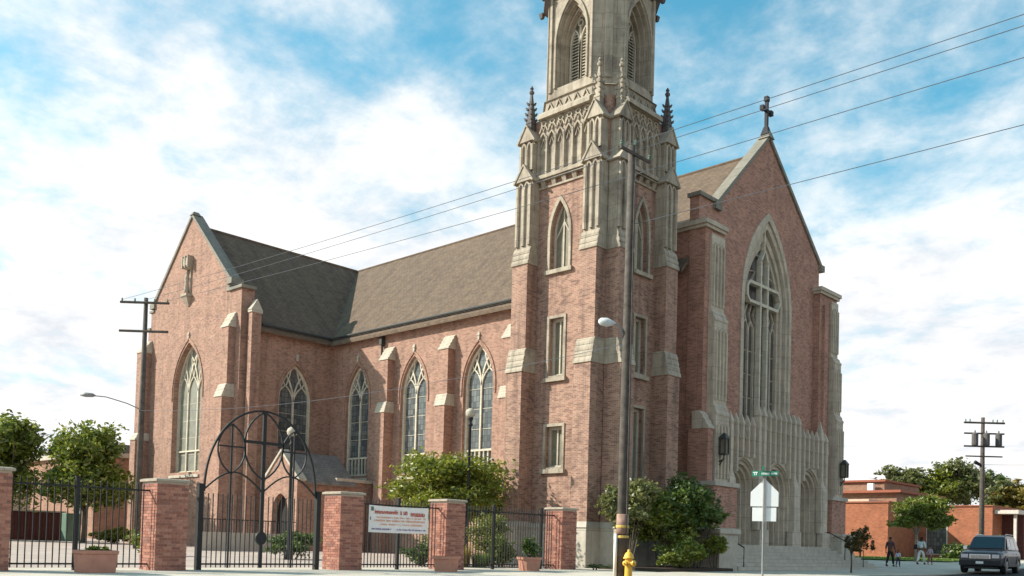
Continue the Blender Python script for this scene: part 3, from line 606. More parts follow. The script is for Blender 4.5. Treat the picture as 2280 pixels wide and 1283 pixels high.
for mp, u0, u1 in ((ty, 1.12, 2.0), (ty, 4.92, 5.84), (tx, 3.8, 4.68), (tx, 7.14, 8.04)):
    b = MB(); b.box(u0, u1, -.02, .86, 0, 8.36, mp); b.box(u0+.01, u1-.01, -.02, .66, 8.36, 13.1, mp); bt = b.build('buttress', 'brick_tower', CH)
    w = MB(); weathering(w, mp, u0, u1, 8.36, 9.38, .86, .64, 4, so=.03); weathering(w, mp, u0, u1, 13.1, 13.85, .66, .5, 3, so=.03); w.each('weathering_stone', 'stone_tower', bt)
    b = MB(); b.box(u0+.0, u1-.0, -.02, .47, 13.7, 16.9, mp); b.box(u0+.06, u1-.06, -.02, .37, 16.9, 18.62, mp)
    um = (u0+u1)/2
    for k, (z0, z1, n0) in enumerate(((13.95, 16.95, .47), (17.3, 18.75, .37))):
        h = (u1-u0)/2-.1-.05*k
        for s_ in (-1, 1):
            b.ribbon(arch(um+s_*h/2, h/2-.04, z0, z1-.45, z1-.2, 5), .07, n0-.01, n0+.085, mp)
        b.box(um-.05, um+.05, n0-.012, n0+.1, z0, z1-.5, mp)
        for s_ in (-1, 1): b.box(um+s_*(h+.02)-.055, um+s_*(h+.02)+.055, n0-.014, n0+.11, z0, z1-.3, mp)
        b.prism([(um-h-.13, z1-.14), (um, z1+.5), (um+h+.13, z1-.14)], -.015, n0+.13, mp)
        b.ribbon([(um-h-.2, z1-.2), (um, z1+.58), (um+h+.2, z1-.2)], .09, .0, n0+.17, mp)
    b.each('stone_panel', 'stone_tower', bt)
    p = MB(); c = mp(um, .2, 19.3); pinnacle(p, c[0], c[1], 19.45, 1.8, .145); p.build('pinnacle', 'stone_tower' if (mp is ty) == (u0 < 2) and u0 < 4 else 'stone_dark', bt)
# plinth of the tower
b = MB()
for mp, u0, u1 in ((ty, 1.12, 2.0), (ty, 4.92, 5.84), (tx, 3.8, 4.68), (tx, 7.14, 8.04)):
    b.box(u0-.1, u1+.1, -.03, 1.0, 0, 1.62, mp); b.taper((u0-.14, u1+.14, -.03, 1.05), 1.62, (u0-.03, u1+.03, -.03, .9), 1.86, mp)
for mp, u0, u1 in ((ty, 2.0, 4.92), (tx, 4.68, 7.14)):
    b.box(u0, u1, -.03, .14, 0, 1.6, mp); b.taper((u0, u1, -.03, .18), 1.6, (u0, u1, -.03, .02), 1.8, mp)
b.each('plinth', 'concrete', CH)
# panelled stone band
for mp, u0, u1, nb in ((ty, 2.0, 4.92, 6), (tx, 4.68, 7.14, 5)):
    b = MB(); b.box(u0, u1, -.02, .06, 16.98, 19.5, mp)
    w_ = (u1-u0)/nb
    for k in range(nb):
        c = u0+w_*(k+.5); b.ribbon(arch(c, w_/2-.03, 17.1, 18.45, 18.9, 6), .075, .05, .17, mp)
        b.ribbon([(c-w_*.28, 18.3), (c, 18.62), (c+w_*.28, 18.3)], .06, .05, .13, mp)
        b.ribbon([(c-w_/2, 18.95), (c-w_*.2, 19.22), (c, 18.98), (c+w_*.2, 19.22), (c+w_/2, 18.95)], .07, .05, .14, mp)
        b.ribbon([(c+.13*math.cos(q), 19.32+.1*math.sin(q)) for q in np.linspace(0, 6.28, 9)[:-1]], .05, .05, .13, mp, closed=True)
    for k in range(nb+1): b.box(u0+w_*k-.045, u0+w_*k+.045, .03, .2, 17.05, 18.7, mp)
    b.box(u0-.0, u1, -.01, .22, 16.86, 17.02, mp); b.taper((u0, u1, -.01, .2), 16.74, (u0, u1, -.01, .12), 16.86, mp)
    b.box(u0, u1, -.01, .3, 19.5, 19.68, mp); b.taper((u0, u1, -.01, .3), 19.68, (u0, u1, -.5, .05), 19.9, mp)
    for k in range(5): b.taper((u0+(u1-u0)*(k+.5)/5-.1, u0+(u1-u0)*(k+.5)/5+.1, -.01, .05), 16.5, (u0+(u1-u0)*(k+.5)/5-.12, u0+(u1-u0)*(k+.5)/5+.12, -.01, .17), 16.76, mp)
    b.box(u0, u1, -.01, .07, 16.44, 16.52, mp)
    b.each('stone_band', 'stone_tower', CH)
# belfry: octagon with short corner faces
BX0, BX1, BY0, BY1, CC = 1.42, 5.66, 4.08, 8.05, 0.9
def octo(o=0.0):
    c = CC+o*.41
    return [(BX0-o+c, BY0-o), (BX1+o-c, BY0-o), (BX1+o, BY0-o+c), (BX1+o, BY1+o-c), (BX1+o-c, BY1+o), (BX0-o+c, BY1+o), (BX0-o, BY1+o-c), (BX0-o, BY0-o+c)]
def zprism(b, poly, z0, z1, poly2=None): b.add([(x, y, z0) for x, y in poly]+[(x, y, z1) for x, y in (poly2 or poly)], [tuple(range(len(poly)))[::-1], tuple(range(len(poly), 2*len(poly)))]+[(i, (i+1) % len(poly), len(poly)+(i+1) % len(poly), len(poly)+i) for i in range(len(poly))])
b = MB(); zprism(b, octo(.12), 19.6, 20.42); zprism(b, octo(.2), 20.42, 20.56, octo(.02)); zprism(b, octo(.03), 20.56, 20.8)
oc = octo()
def seg_map(A, B):
    A, B = Vector(A), Vector(B); d = (B-A).normalized(); nrm = Vector((d.y, -d.x)); c = Vector(((BX0+BX1)/2, (BY0+BY1)/2))
    if nrm.dot(A-c) < 0: nrm = -nrm
    return (lambda u, n, z: (A.x+d.x*u+nrm.x*n, A.y+d.y*u+nrm.y*n, z)), (B-A).length
BW = []
for k in range(8):
    mp, L = seg_map(oc[k], oc[(k+1) % 8])
    if k % 2 == 0:
        b.panel(rect(0, L, 20.8, 25.9), [arch(L/2, .8, 20.95, 22.95, 24.65, 8)], 0, -.5, mp); BW.append((mp, L/2))
        for s_ in (-1, 1): b.box(L/2+s_*(L/2-.08)-.06, L/2+s_*(L/2-.08)+.06, -.02, .1, 20.8, 25.05, mp)
    else:
        b.box(0, L, -.5, 0, 20.8, 25.9, mp); b.box(L/2-.16, L/2+.16, -.02, .1, 20.8, 25.05, mp)
zprism(b, octo(-.3), 25.85, 26.0)
b.each('belfry_wall', 'stone_tower', CH)
b = MB(); zprism(b, octo(.06), 25.02, 25.16, octo(.24)); zprism(b, octo(.27), 25.16, 25.42); zprism(b, octo(.1), 25.42, 26.6)
for x, y in octo(.32): b.taper((x-.07, x+.07, y-.07, y+.07), 24.98, (x-.11, x+.11, y-.11, y+.11), 25.2)
b.each('cornice', 'stone_dark', CH)
b = MB()
for mp, uc in BW[:1]+BW[3:]:
    for k in range(5):
        u = uc-1.0+.5*k; b.ribbon([(u, 19.72), (u+.16, 20.0), (u, 20.3), (u-.16, 20.0)], .07, .1, .2, mp, closed=True); b.taper((u-.09, u+.09, .1, .2), 19.9, (u-.04, u+.04, .1, .14), 20.12, mp)
b.each('frieze_diamond', 'stone_tower', CH)
for mp, uc in BW:
    b = MB()
    for k, (hw, n0) in enumerate(((.8, -.2), (.71, -.4), (.63, -.6))):
        b.ring(arch(uc, hw+.005, 20.95, 22.95, 22.95+1.7*(hw/.8), 8), arch(uc, hw-.085, 20.95, 22.95, 22.95+1.7*(hw/.8)-.15, 8), n0-.2, n0, mp)
    b.ribbon(arch(uc, .9, 20.95, 22.95, 24.87, 8), .1, -.02, .08, mp)
    w = b.build('belfry_opening', 'stone_tower', CH)
    t = MB(); t.box(uc-.05, uc+.05, -.72, -.56, 20.95, 23.75, mp)
    for s_ in (-1, 1): t.ribbon(arch(uc+s_*.28, .25, 20.95, 22.9, 23.6, 6), .06, -.70, -.56, mp)
    t.ribbon([(uc+.13*math.cos(q), 23.85+.15*math.sin(q)) for q in np.linspace(0, 6.28, 9)[:-1]], .05, -.7, -.57, mp, closed=True); t.each('tracery_bar', 'stone', w)
    l = MB(); z = 21.0
    while z < 23.45:
        for s_ in (-1, 1):
            u0, u1 = uc+s_*.28-.245, uc+s_*.28+.245
            p = [(u0, -.62, z), (u1, -.62, z), (u1, -.78, z+.12), (u0, -.78, z+.12)]; l.hexa([mp(u, n, q-.02) for u, n, q in p]+[mp(u, n, q+.02) for u, n, q in p])
        z += .135
    l.build('louvres', 'stone', w, kind='stuff'); g = MB(); g.box(uc-.62, uc+.62, -.86, -.8, 20.9, 24.4, mp); g.build('backing', 'stone_tower', w)
# ---- street front
XF = 1.0; ff = FX(XF)
GC, WC, PC = 16.9, 17.05, 17.15
parch = [13.74, 17.15, 20.62]
b = MB()
b.panel([(10.5, 0), (24.2, 0), (24.2, 15.2), (22.95, 15.2), (22.95, 16.85), (GC, 22.05), (12.05, 17.3), (10.5, 17.3)],
        [arch(WC, 2.45, 7.4, 13.3, 17.95, 14)]+[arch(c, 1.18, 0.9, 3.75, 5.1, 8) for c in parch], 0, -.5, ff)
b.build('front_wall', 'brick_front', CH)
b = MB(); b.ribbon([(11.85, 17.2), (GC, 22.2), (23.15, 16.85)], .22, -.55, .1, ff); b.box(22.85, 23.3, -.6, .18, 16.6, 16.95, ff); b.box(11.7, 12.25, -.6, .18, 17.0, 17.35, ff)
b.box(10.4, 12.0, -.6, .12, 17.3, 17.48, ff); b.taper((GC-.3, GC+.3, -.45, .2), 22.1, (GC-.14, GC+.14, -.3, .06), 22.5, ff); b.each('coping', 'coping', CH)
b = MB(); cy0 = GC-.05
b.box(cy0-.075, cy0+.075, -.19, -.03, 22.4, 24.2, ff); b.box(cy0-.4, cy0+.4, -.186, -.034, 23.52, 23.66, ff)
for u, z in ((cy0, 24.2), (cy0-.42, 23.59), (cy0+.42, 23.59)): b.box(u-.13, u+.13, -.21, -.01, z-.12, z+.12, ff)
b.taper((cy0-.22, cy0+.22, -.33, .11), 22.3, (cy0-.1, cy0+.1, -.21, -.01), 22.75, ff)
b.build('roof_cross', 'cross_black', CH)
# stepped stone orders of the great window
b = MB()
for k, (hw, n0, n1) in enumerate(((2.62, -.10, .06), (2.4, -.22, -.04), (2.12, -.34, -.2), (1.92, -.5, -.32))):
    b.ring(arch(WC, hw, 7.3, 13.3, 13.3+4.75*(hw/2.5), 14), arch(WC, hw-.24, 7.3, 13.3, 13.3+4.75*(hw/2.5)-.42, 14), n0-.1, n1, ff)
gw = MB().add(b.v[:b.p[1][0]], b.f[:b.p[1][1]]).build('great_window', 'stone_front', CH); q = MB(); q.v, q.f, q.mi, q.p = b.v, b.f, b.mi, b.p[1:]; q.each('arch_order', 'stone_front', gw)
b = MB(); b.prism(arch(WC, 1.75, 7.3, 13.3, 16.9, 14), -.52, -.5, ff); b.build('glass', 'glass_front', gw)
b = MB(); d0, d1 = -.5, -.38
for k in range(1, 6):
    u = WC-1.72+3.44*k/6
    if k != 3: b.box(u-.045, u+.045, d0, d1, 7.4, 12.2, ff)
for k in range(6):
    u = WC-1.72+3.44*(k+.5)/6; b.ribbon(arch(u, .25, 11.8, 12.0, 12.55, 5), .06, d0, d1-.01, ff)
for s_ in (-1, 1):
    for kk in range(3):
        b.ribbon([(WC+s_*(.35+.45*kk), 12.3), (WC+s_*(.6+.45*kk), 12.9), (WC+s_*(.35+.4*kk), 13.5)], .06, d0, d1-.02, ff)
    b.ribbon([(WC+s_*1.6, 14.6), (WC+s_*1.2, 15.1), (WC+s_*.5, 15.2), (WC+s_*.9, 14.6)], .06, d0, d1-.02, ff)
    b.ribbon([(WC+s_*1.2, 15.6), (WC+s_*.6, 16.1), (WC, 16.0)], .06, d0, d1-.02, ff)
for z in (8.6, 9.8, 11.0): b.box(WC-1.7, WC+1.7, -.51, -.47, z, z+.04, ff)
b.each('tracery_bar', 'stone_front', gw)
b = MB(); d0, d1 = -.34, -.08                         # pale cross outlined in the tracery
for u in (16.62, 17.34): b.box(u-.07, u+.07, d0, d1, 7.3, 15.75, ff)
b.ribbon([(16.62, 15.7), (16.98, 16.3), (17.34, 15.7)], .12, d0, d1, ff); b.box(16.93, 17.03, d0, d1-.04, 16.3, 17.5, ff)
b.ribbon([(15.5, 13.45), (15.27, 13.7), (15.27, 14.2), (15.5, 14.42), (18.4, 14.42), (18.7, 13.95), (18.4, 13.45)], .15, d0, d1+.01, ff, closed=True)
b.each('tracery_cross', 'pale_stone', gw)
# stone portal screen
PX = .35; pf = FX(PX)
b = MB()
top = [(12.3, 1.1), (22.95, 1.1), (22.95, 6.75), (19.5, 6.75), (19.5, 7.35), (14.95, 7.35), (14.95, 6.75), (12.3, 6.75)]
b.panel(top, [arch(c, 1.25, 1.14, 3.9, 5.22, 8) for c in parch], 0, -.62, pf)
sc_ = b.build('portal', 'stone_front', CH)
for c in parch:
    b = MB()
    for k, (hw, n0) in enumerate(((1.26, -.12), (1.1, -.32), (.94, -.52), (.80, -.75))):
        b.ring(arch(c, hw, 1.14, 3.9, 3.9+1.32*hw/1.25, 8), arch(c, hw-.15, 1.14, 3.9, 3.9+1.32*hw/1.25-.2, 8), n0-.22, n0, pf)
    b.ribbon(arch(c, 1.34, 3.6, 3.9, 5.36, 8), .1, -.02, .09, pf)
    b.each('portal_arch', 'stone_front', sc_)
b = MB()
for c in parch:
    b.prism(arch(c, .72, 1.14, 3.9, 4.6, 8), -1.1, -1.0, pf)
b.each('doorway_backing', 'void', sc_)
for c in parch:
    for s_ in (-1, 1):
        b = MB(); u0, u1 = (c-.66, c-.02) if s_ < 0 else (c+.02, c+.66); b.box(u0, u1, -1.0, -.93, 1.18, 3.75, pf)
        b.box(u0+.1, u1-.1, -.935, -.91, 1.4, 2.2, pf); b.box(u0+.1, u1-.1, -.935, -.91, 2.4, 3.55, pf); b.build('door_leaf', 'door', sc_)
b = MB()                                             # upright ribs with little pinnacles along the parapet
k = 0
for u in np.arange(12.36, 22.95, .53):
    mid = 14.9 < u < 19.55; t0 = 7.35 if mid else 6.75
    da = min(abs(u-c) for c in parch); z0 = 5.35 if da < .75 else (4.6 if da < 1.25 else 1.9)
    wd = .07 if da < 1.25 else .11
    b.box(u-wd, u+wd, -.03, .26, z0, t0+.15, pf); b.taper((u-wd*1.3, u+wd*1.3, -.06, .29), t0+.15, (u-.02, u+.02, .1, .14), t0+.62, pf)
    b.ribbon([(u+.1, t0-.55), (u+.265, t0-.2), (u+.43, t0-.55)], .06, -.02, .16, pf)
b.box(12.3, 22.95, -.62, .04, 6.6, 6.7, pf); b.box(14.95, 19.5, -.62, .05, 7.2, 7.32, pf)
b.each('parapet_rib', 'stone_front', sc_)
b = MB()
for u in (12.4, 15.45, 18.9, 22.2): b.box(u-.28, u+.28, -.04, .3, 1.14, 4.2, pf); b.taper((u-.28, u+.28, -.04, .3), 4.2, (u-.2, u+.2, -.04, .12), 4.8, pf); b.box(u-.2, u+.2, -.04, .12, 4.8, 7.0, pf)
for u in (15.45, 18.9, 22.2): b.taper((u-.24, u+.24, -.3, .16), 7.0, (u-.03, u+.03, -.1, -.04), 8.0, pf)
for u0, u1 in ((12.3, 12.5), (14.98, 15.9), (18.4, 19.35), (21.87, 22.95)): b.box(u0, u1, -.05, .34, 1.1, 1.9, pf)
b.each('portal_pier', 'stone_front', sc_)
# corner piers of the front
b = MB(); b.box(10.55, 12.05, -3.2, .34, 0, 15.75, ff); b.box(10.3, 10.75, -.2, .85, 0, 6.4, ff); lp = b.build('corner_pier', 'brick_front', CH)
b = MB(); b.box(10.42, 12.18, -3.3, .46, 15.75, 15.9, ff); b.box(10.34, 12.26, -3.4, .54, 15.9, 16.12, ff); b.taper((10.5, 12.1, -3.2, .4), 16.12, (10.55, 12.0, -3.2, -.0), 16.3, ff)
weathering(b, ff, 10.32, 10.73, 6.4, 7.2, .85, .36, 3)
b.each('pier_cap', 'stone_front', lp)
def stone_front_strip(par, u0, u1, steps):
    b = MB()
    for k, (z0, z1, n0) in enumerate(steps):
        b.box(u0, u1, .3, n0, z0, z1, ff)
        if k: weathering(b, ff, u0+.04, u1-.04, steps[k][1], steps[k-1][0], n0, steps[k-1][2], 2, lip=.03)
        for f in (.12, .37, .63, .88):
            u = u0+(u1-u0)*f; b.box(u-.045, u+.045, n0-.01, n0+.09, z0+.2, z1-.5, ff)
        for f in (.25, .5, .75):
            u = u0+(u1-u0)*f; b.ribbon([(u-.13, z1-.75), (u, z1-.4), (u+.13, z1-.75)], .05, n0-.01, n0+.07, ff)
    return b.each('stone_facing', 'stone_front', par)
stone_front_strip(lp, 10.95, 12.1, [(12.0, 15.55, .46), (7.6, 11.5, .68), (3.95, 7.1, .86)])
b = MB(); b.box(22.4, 24.55, -3.2, .34, 0, 15.2, ff); b.box(22.75, 23.2, .34, .5, 3.9, 14.6, ff); rp_ = b.build('corner_pier', 'brick_front', CH)
b = MB(); b.box(22.28, 24.68, -3.3, .46, 15.2, 15.35, ff); b.box(22.2, 24.76, -3.4, .54, 15.35, 15.55, ff); b.each('pier_cap', 'stone_front', rp_)
stone_front_strip(rp_, 23.65, 24.5, [(11.9, 15.0, .46), (8.6, 11.5, .68), (3.95, 8.2, .86)])
for par, u0, u1, n1 in ((lp, 10.2, 12.2, 1.3), (rp_, 22.95, 24.7, 1.0)):
    b = MB(); b.box(u0, u1, .2, n1, 1.85, 3.75, ff); b.each('brick_dado', 'brick_front', par)
    b = MB(); b.box(u0-.08, u1+.08, .2, n1+.1, 3.75, 3.95, ff); b.box(u0-.06, u1+.06, .2, n1+.08, 0, 1.7, ff); b.box(u0-.12, u1+.12, .2, n1+.16, 1.7, 1.86, ff); b.each('dado_cap', 'concrete', par)
b = MB(); b.box(8.1, 10.6, -2.6, -2.1, 0, 15.4, ff); b.box(8.1, 10.6, -2.62, -1.95, 15.4, 15.65, ff); b.each('link_wall', 'brick_front', CH)
def lantern(u, n, z):
    b = MB(); b.box(u-.17, u+.17, n-.17, n+.17, z, z+.06, ff)
    for su in (-1, 1):
        for sn in (-1, 1): b.box(u+su*.145-.03, u+su*.145+.03, n+sn*.145-.03, n+sn*.145+.03, z+.06, z+.72, ff)
    b.box(u-.19, u+.19, n-.19, n+.19, z+.72, z+.78, ff); b.taper((u-.19, u+.19, n-.19, n+.19), z+.78, (u-.05, u+.05, n-.05, n+.05), z+1.0, ff)
    c = ff(u, n, 0); b.tube([(c[0], c[1], z), (c[0], c[1], z-.2), (c[0]+.3, c[1], z-.3)], .035, 6); b.tube([(c[0], c[1], z-.12), (c[0]+.2, c[1], z-.42), (c[0]+.5, c[1], z-.4)], .03, 6)
    o = b.build('wall_lantern', 'copper', CH); g = MB(); g.box(u-.12, u+.12, n-.12, n+.12, z+.06, z+.72, ff); g.build('lantern_glass', 'boarded', o)
lantern(11.15, 1.2, 5.2); lantern(24.0, 1.2, 5.05)
# ---- steps up to the portal
ST = thing('entrance_steps', (-.5, 16.5, 0), 'wide flight of pale stone steps leading up to the triple portal', 'steps')
for k in range(7):
    b = MB(); b.box(-2.05+.33*k, .36, 9.4+.0*k, 24.75-.1*k, .1625*k, .1625*(k+1)); b.build('step', 'concrete', ST, bevel=.012)
b = MB(); b.box(-2.0, .3, 7.9, 9.38, 0, 1.55); b.build('cheek_wall', 'concrete', ST); b = MB(); b.box(-2.1, .3, 7.78, 9.5, 1.55, 1.74); b.build('cheek_cap', 'concrete', ST, bevel=.02)
b = MB(); b.box(-.55, .36, 23.0, 24.6, 0, 1.75); b.build('cheek_wall', 'concrete', ST); b = MB(); b.box(-.65, .36, 22.9, 24.7, 1.75, 1.9); b.build('cheek_cap', 'concrete', ST, bevel=.02)
for y in (9.75, 22.2):
    b = MB(); b.tube([(-2.1, y, .16), (-2.1, y, 1.0), (-.2, y, 1.95), (.1, y, 1.95), (.1, y, 1.0)], .028, 8); b.tube([(-1.1, y, .5), (-1.1, y, 1.5)], .022, 8); b.build('handrail', 'iron', ST)
# ------------------------------------------------------------------ brick pillars of the fence
PW = 0.82; PXF = -.3
py = [-19.72, -15.6, -10.1, -5.95, -.22]
plab = ['brick pillar at the far left end of the fence, cut by the picture edge', 'large brick pillar left of the iron gate', 'brick pillar right of the iron gate, beside the banner',
        'brick pillar between the banner and the shrubs, a planter at its foot', 'last brick pillar of the fence, against the church tower']
def pillar(y0, label):
    t = thing('brick_pillar', (PXF+PW/2, y0+PW/2, 0), label, 'pillar', 'brick pillars along the pavement fence')
    b = MB(); b.box(PXF+.012, PXF+PW-.012, y0+.012, y0+PW-.012, 0, 2.2); b.build('core', 'mortar', t)
    b = MB(); r_ = random.Random(int(y0*100)); row = 0; z = .004; h = .0655; L = .205; D = .1
    while z+h < 2.2:
        o = (row % 2)
        def put(x0, x1, yy0, yy1):
            j = r_.uniform(-.004, .004); b.box(x0-j, x1+j, yy0-j, yy1+j, z, z+h)
        for side in (0, 1):                        # courses along y on the street and court faces
            u = y0+(0 if o else D+.01)
            end = y0+PW-(0 if o else D+.01)
            while u < end-.02:
                e = min(u+L, end); x = PXF if side == 0 else PXF+PW-D; put(x, x+D, u, e); u = e+.01
            u = PXF+(D+.01 if o else 0); end = PXF+PW-(D+.01 if o else 0)
            while u < end-.02:
                e = min(u+L, end); yy = y0 if side == 0 else y0+PW-D; put(u, e, yy, yy+D); u = e+.01
        z += h+.0085; row += 1
    bo = b.build('brick_course', 'pillar', t, kind='stuff')
    b = MB(); b.box(PXF-.05, PXF+PW+.05, y0-.05, y0+PW+.05, 2.2, 2.255); b.taper((PXF-.05, PXF+PW+.05, y0-.05, y0+PW+.05), 2.255, (PXF+.02, PXF+PW-.02, y0+.02, y0+PW-.02), 2.28)
    b.build('cap', 'cap_stone', t, bevel=.008)
mt, t_, b_ = new_mat('pillar_bricks'); g_ = t_.nodes.new('ShaderNodeNewGeometry')
c_ = ramp(t_, g_.outputs['Random Per Island'], [(0, (0.24, 0.10, 0.075)), (.5, (0.36, 0.155, 0.11)), (.85, (0.44, 0.21, 0.15)), (1, (0.20, 0.10, 0.085))])
c_ = mix(t_, 'MULTIPLY', 1.0, c_, ramp(t_, noise(t_, 14, 5, .6, g_.outputs['Position']), [(.3, (.85, .85, .85)), (.7, (1.1, 1.1, 1.1))]))
lk(t_, c_, b_.inputs['Base Color']); b_.inputs['Roughness'].default_value = .9; M['pillar'] = mt
for y_, l_ in zip(py, plab): pillar(y_, l_)
# ------------------------------------------------------------------ iron fence panels, one bar one part
FXX = .1
def fence(y0, y1, step, posts, label, top=2.12):
    t = thing('iron_fence', (FXX, (y0+y1)/2, 0), label, 'fence', 'iron fence panels between the pillars')
    for z in (.13, top-.17):
        b = MB(); b.box(FXX-.02, FXX+.02, y0, y1, z, z+.04); b.build('rail', 'iron', t)
    n = int((y1-y0)/step); b = MB(); yy = y0+(y1-y0)/(n+1)
    b.box(FXX-.011, FXX+.011, yy-.011, yy+.011, .06, top-.03); b.taper((FXX-.011, FXX+.011, yy-.011, yy+.011), top-.03, (FXX-.002, FXX+.002, yy-.002, yy+.002), top+.04)
    o = b.build('bar', 'iron', t)
    for k in range(1, n): inst(o, t, (0, (y1-y0)/(n+1)*k, 0))
    for y in posts: b = MB(); b.box(FXX-.045, FXX+.045, y-.045, y+.045, 0, top+.06); b.box(FXX-.055, FXX+.055, y-.055, y+.055, top+.06, top+.09); b.build('post', 'iron', t)
fence(py[0]+PW, py[1], .155, [-17.35], 'long black iron fence panel left of the gate, trees behind it')
fence(py[2]+PW, py[3], .13, [-7.62], 'black iron fence panel carrying the printed banner')
fence(py[3]+PW, py[4], .13, [-3.4, -.95], 'black iron fence panel in front of the round shrubs, next to the tower')
# ------------------------------------------------------------------ gate
GT = thing('iron_gate', (FXX, -12.45, 0), 'black iron double gate under a round arch with pointed ovals and a tall cross', 'gate')
GM = FX(FXX); GY0, GY1 = -14.15, -10.72; GC_ = (GY0+GY1)/2
for y in (GY0-.1, GY1+.1):
    b = MB(); b.box(y-.068, y+.068, -.068, .068, 0, 2.2, GM); b.box(y-.08, y+.08, -.08, .08, 2.2, 2.24, GM); b.build('gate_post', 'iron', GT)
def frib(name, pts, w, closed=False, d=.022, off=0):
    b = MB(); b.ribbon(pts, w, -d+off, d+off, GM, closed); return b.build(name, 'iron', GT)
hwG = (GY1-GY0)/2
frib('arch_frame', [(GC_-hwG*math.cos(a), 2.05+2.28*math.sin(a)**.92 if math.sin(a) > 0 else 2.05) for a in np.linspace(0, math.pi, 33)], .052)
def vesica(c, z, hw, hh):
    R_ = (hw*hw+hh*hh)/(2*hw); A = math.asin(hh/R_)
    r1 = [(c-R_+hw+R_*math.cos(a)-0, z+R_*math.sin(a)) for a in np.linspace(-A, A, 12)]
    return r1+[(2*c-u, 2*z-q) for u, q in r1[1:-1]]
frib('oval_ring', vesica(GC_, 3.38, .60, .93), .042, True, off=.004); frib('oval_ring', vesica(GC_-.97, 3.22, .40, .66), .034, True, off=.004); frib('oval_ring', vesica(GC_+.97, 3.22, .40, .66), .034, True, off=.004)
for s_ in (-1, 1):
    c = GC_+s_*hwG/2; frib('leaf_arch', [(c-hwG/2+hwG*k/14, 2.1+.5*math.sin(math.pi*k/14)) for k in range(15)], .038, off=-.004)
b = MB(); b.box(GC_-.05, GC_+.05, -.03, .03, .05, 4.33, GM); b.build('cross_upright', 'iron', GT)
b = MB(); b.box(GC_-.58, GC_+.58, -.022, .022, 3.42, 3.5, GM); b.build('cross_arm', 'iron', GT)
for s_ in (-1, 1):
    c = GC_+s_*.97
    b = MB(); b.box(c-.022, c+.022, -.018, .018, .05, 3.86, GM); b.build('leaf_upright', 'iron', GT)
    b = MB(); b.box(c-.38, c+.38, -.012, .012, 3.26, 3.3, GM); b.build('small_cross_arm', 'iron', GT)
    for z in (.13, 1.02) if False else (.13,):
        b = MB(); b.box(min(GC_, GC_+s_*hwG), max(GC_, GC_+s_*hwG), -.02, .02, z, z+.045, GM); b.build('rail', 'iron', GT)
b0 = MB(); b0.box(GC_-.011, GC_+.011, -.011, .011, .06, 2.0, GM); gbar = b0.build('bar', 'iron', GT)
gbar.location = (0, -(GY0+.13-GC_), 0)
n = 24
for k in range(1, n):
    dy = GY0+.13+(GY1-GY0-.26)*k/(n-1)-GC_
    if abs(dy) < .09 or abs(abs(dy)-.97) < .06: continue
    o = inst(gbar, GT); o.location = (0, -dy, 0)
b = MB()
b.ribbon([(GC_+.13*math.cos(a), .86+.15*math.sin(a)) for a in np.linspace(0, 2*math.pi, 17)[:-1]], .07, -.04, .04, GM, True); b.box(GC_-.09, GC_+.09, -.035, .035, .76, .96, GM); b.build('lock_plate', 'iron', GT)
# ------------------------------------------------------------------ banner
BN = thing('banner', (.04, -7.64, 1.55), 'white banner printed in red and violet, tied to the iron fence', 'banner')
bm_ = FX(.05); b = MB(); nn = 12
vs = []
for k in range(nn+1):
    u = -8.83+2.38*k/nn; sag = .025*math.sin(k/nn*math.pi)
    vs += [(u, .03+.012*math.sin(k*1.9), 1.13-sag*.3), (u, .03+.012*math.sin(k*1.9+.4), 1.95-sag)]
P = [bm_(*q) for q in vs]; P2 = [bm_(u, n-.006, z) for u, n, z in vs]; o_ = len(P)
fs = []
for k in range(nn): fs += [(2*k, 2*k+1, 2*k+3, 2*k+2), (o_+2*k, o_+2*k+2, o_+2*k+3, o_+2*k+1), (2*k, 2*k+2, o_+2*k+2, o_+2*k), (2*k+1, o_+2*k+1, o_+2*k+3, 2*k+3)]
fs += [(0, o_, o_+1, 1), (2*nn, 2*nn+1, o_+2*nn+1, o_+2*nn)]
b.add(P+P2, fs); b.build('sheet', 'banner', BN)
def marks(name, u0, u1, z, h, mat, sd, gaps=.18):    # rows of unreadable small lettering strokes
    r_ = random.Random(sd); b = MB(); u = u0
    while u < u1-.02:
        w = r_.uniform(.03, .06)*h/.1
        if r_.random() > gaps:
            hh = h*r_.choice((.62, .66, 1, .7)); k = r_.random()
            b.box(u, u+w*.28, .047, .05, z, z+hh, bm_); b.box(u+w*.6, u+w*.86, .047, .05, z, z+h*.62, bm_)
            b.box(u+w*.28, u+w*.6, .047, .05, (z if k < .5 else z+h*.42), (z+h*.2 if k < .5 else z+h*.62), bm_)
        u += w
    b.build(name, mat, BN, kind='stuff')
marks('heading', -8.62, -7.75, 1.70, .13, 'ink_red', 3, .03); marks('heading', -7.62, -7.36, 1.69, .18, 'ink_red', 4, .03); marks('heading', -7.2, -6.6, 1.66, .17, 'ink_red', 5, .04)
marks('text_line', -8.55, -6.55, 1.57, .06, 'ink_orange', 6); marks('text_line', -8.7, -6.6, 1.47, .07, 'ink_orange', 7); marks('text_line', -8.4, -6.7, 1.36, .06, 'ink_orange', 8)
marks('text_line', -8.72, -7.95, 1.21, .07, 'ink_blue', 9); marks('text_line', -7.75, -6.55, 1.21, .06, 'ink_blue', 10)
b = MB(); b.box(-8.76, -8.66, .047, .05, 1.78, 1.9, bm_); b.box(-8.79, -8.76, .047, .05, 1.5, 1.6, bm_); b.build('emblem', 'ink_dark', BN)
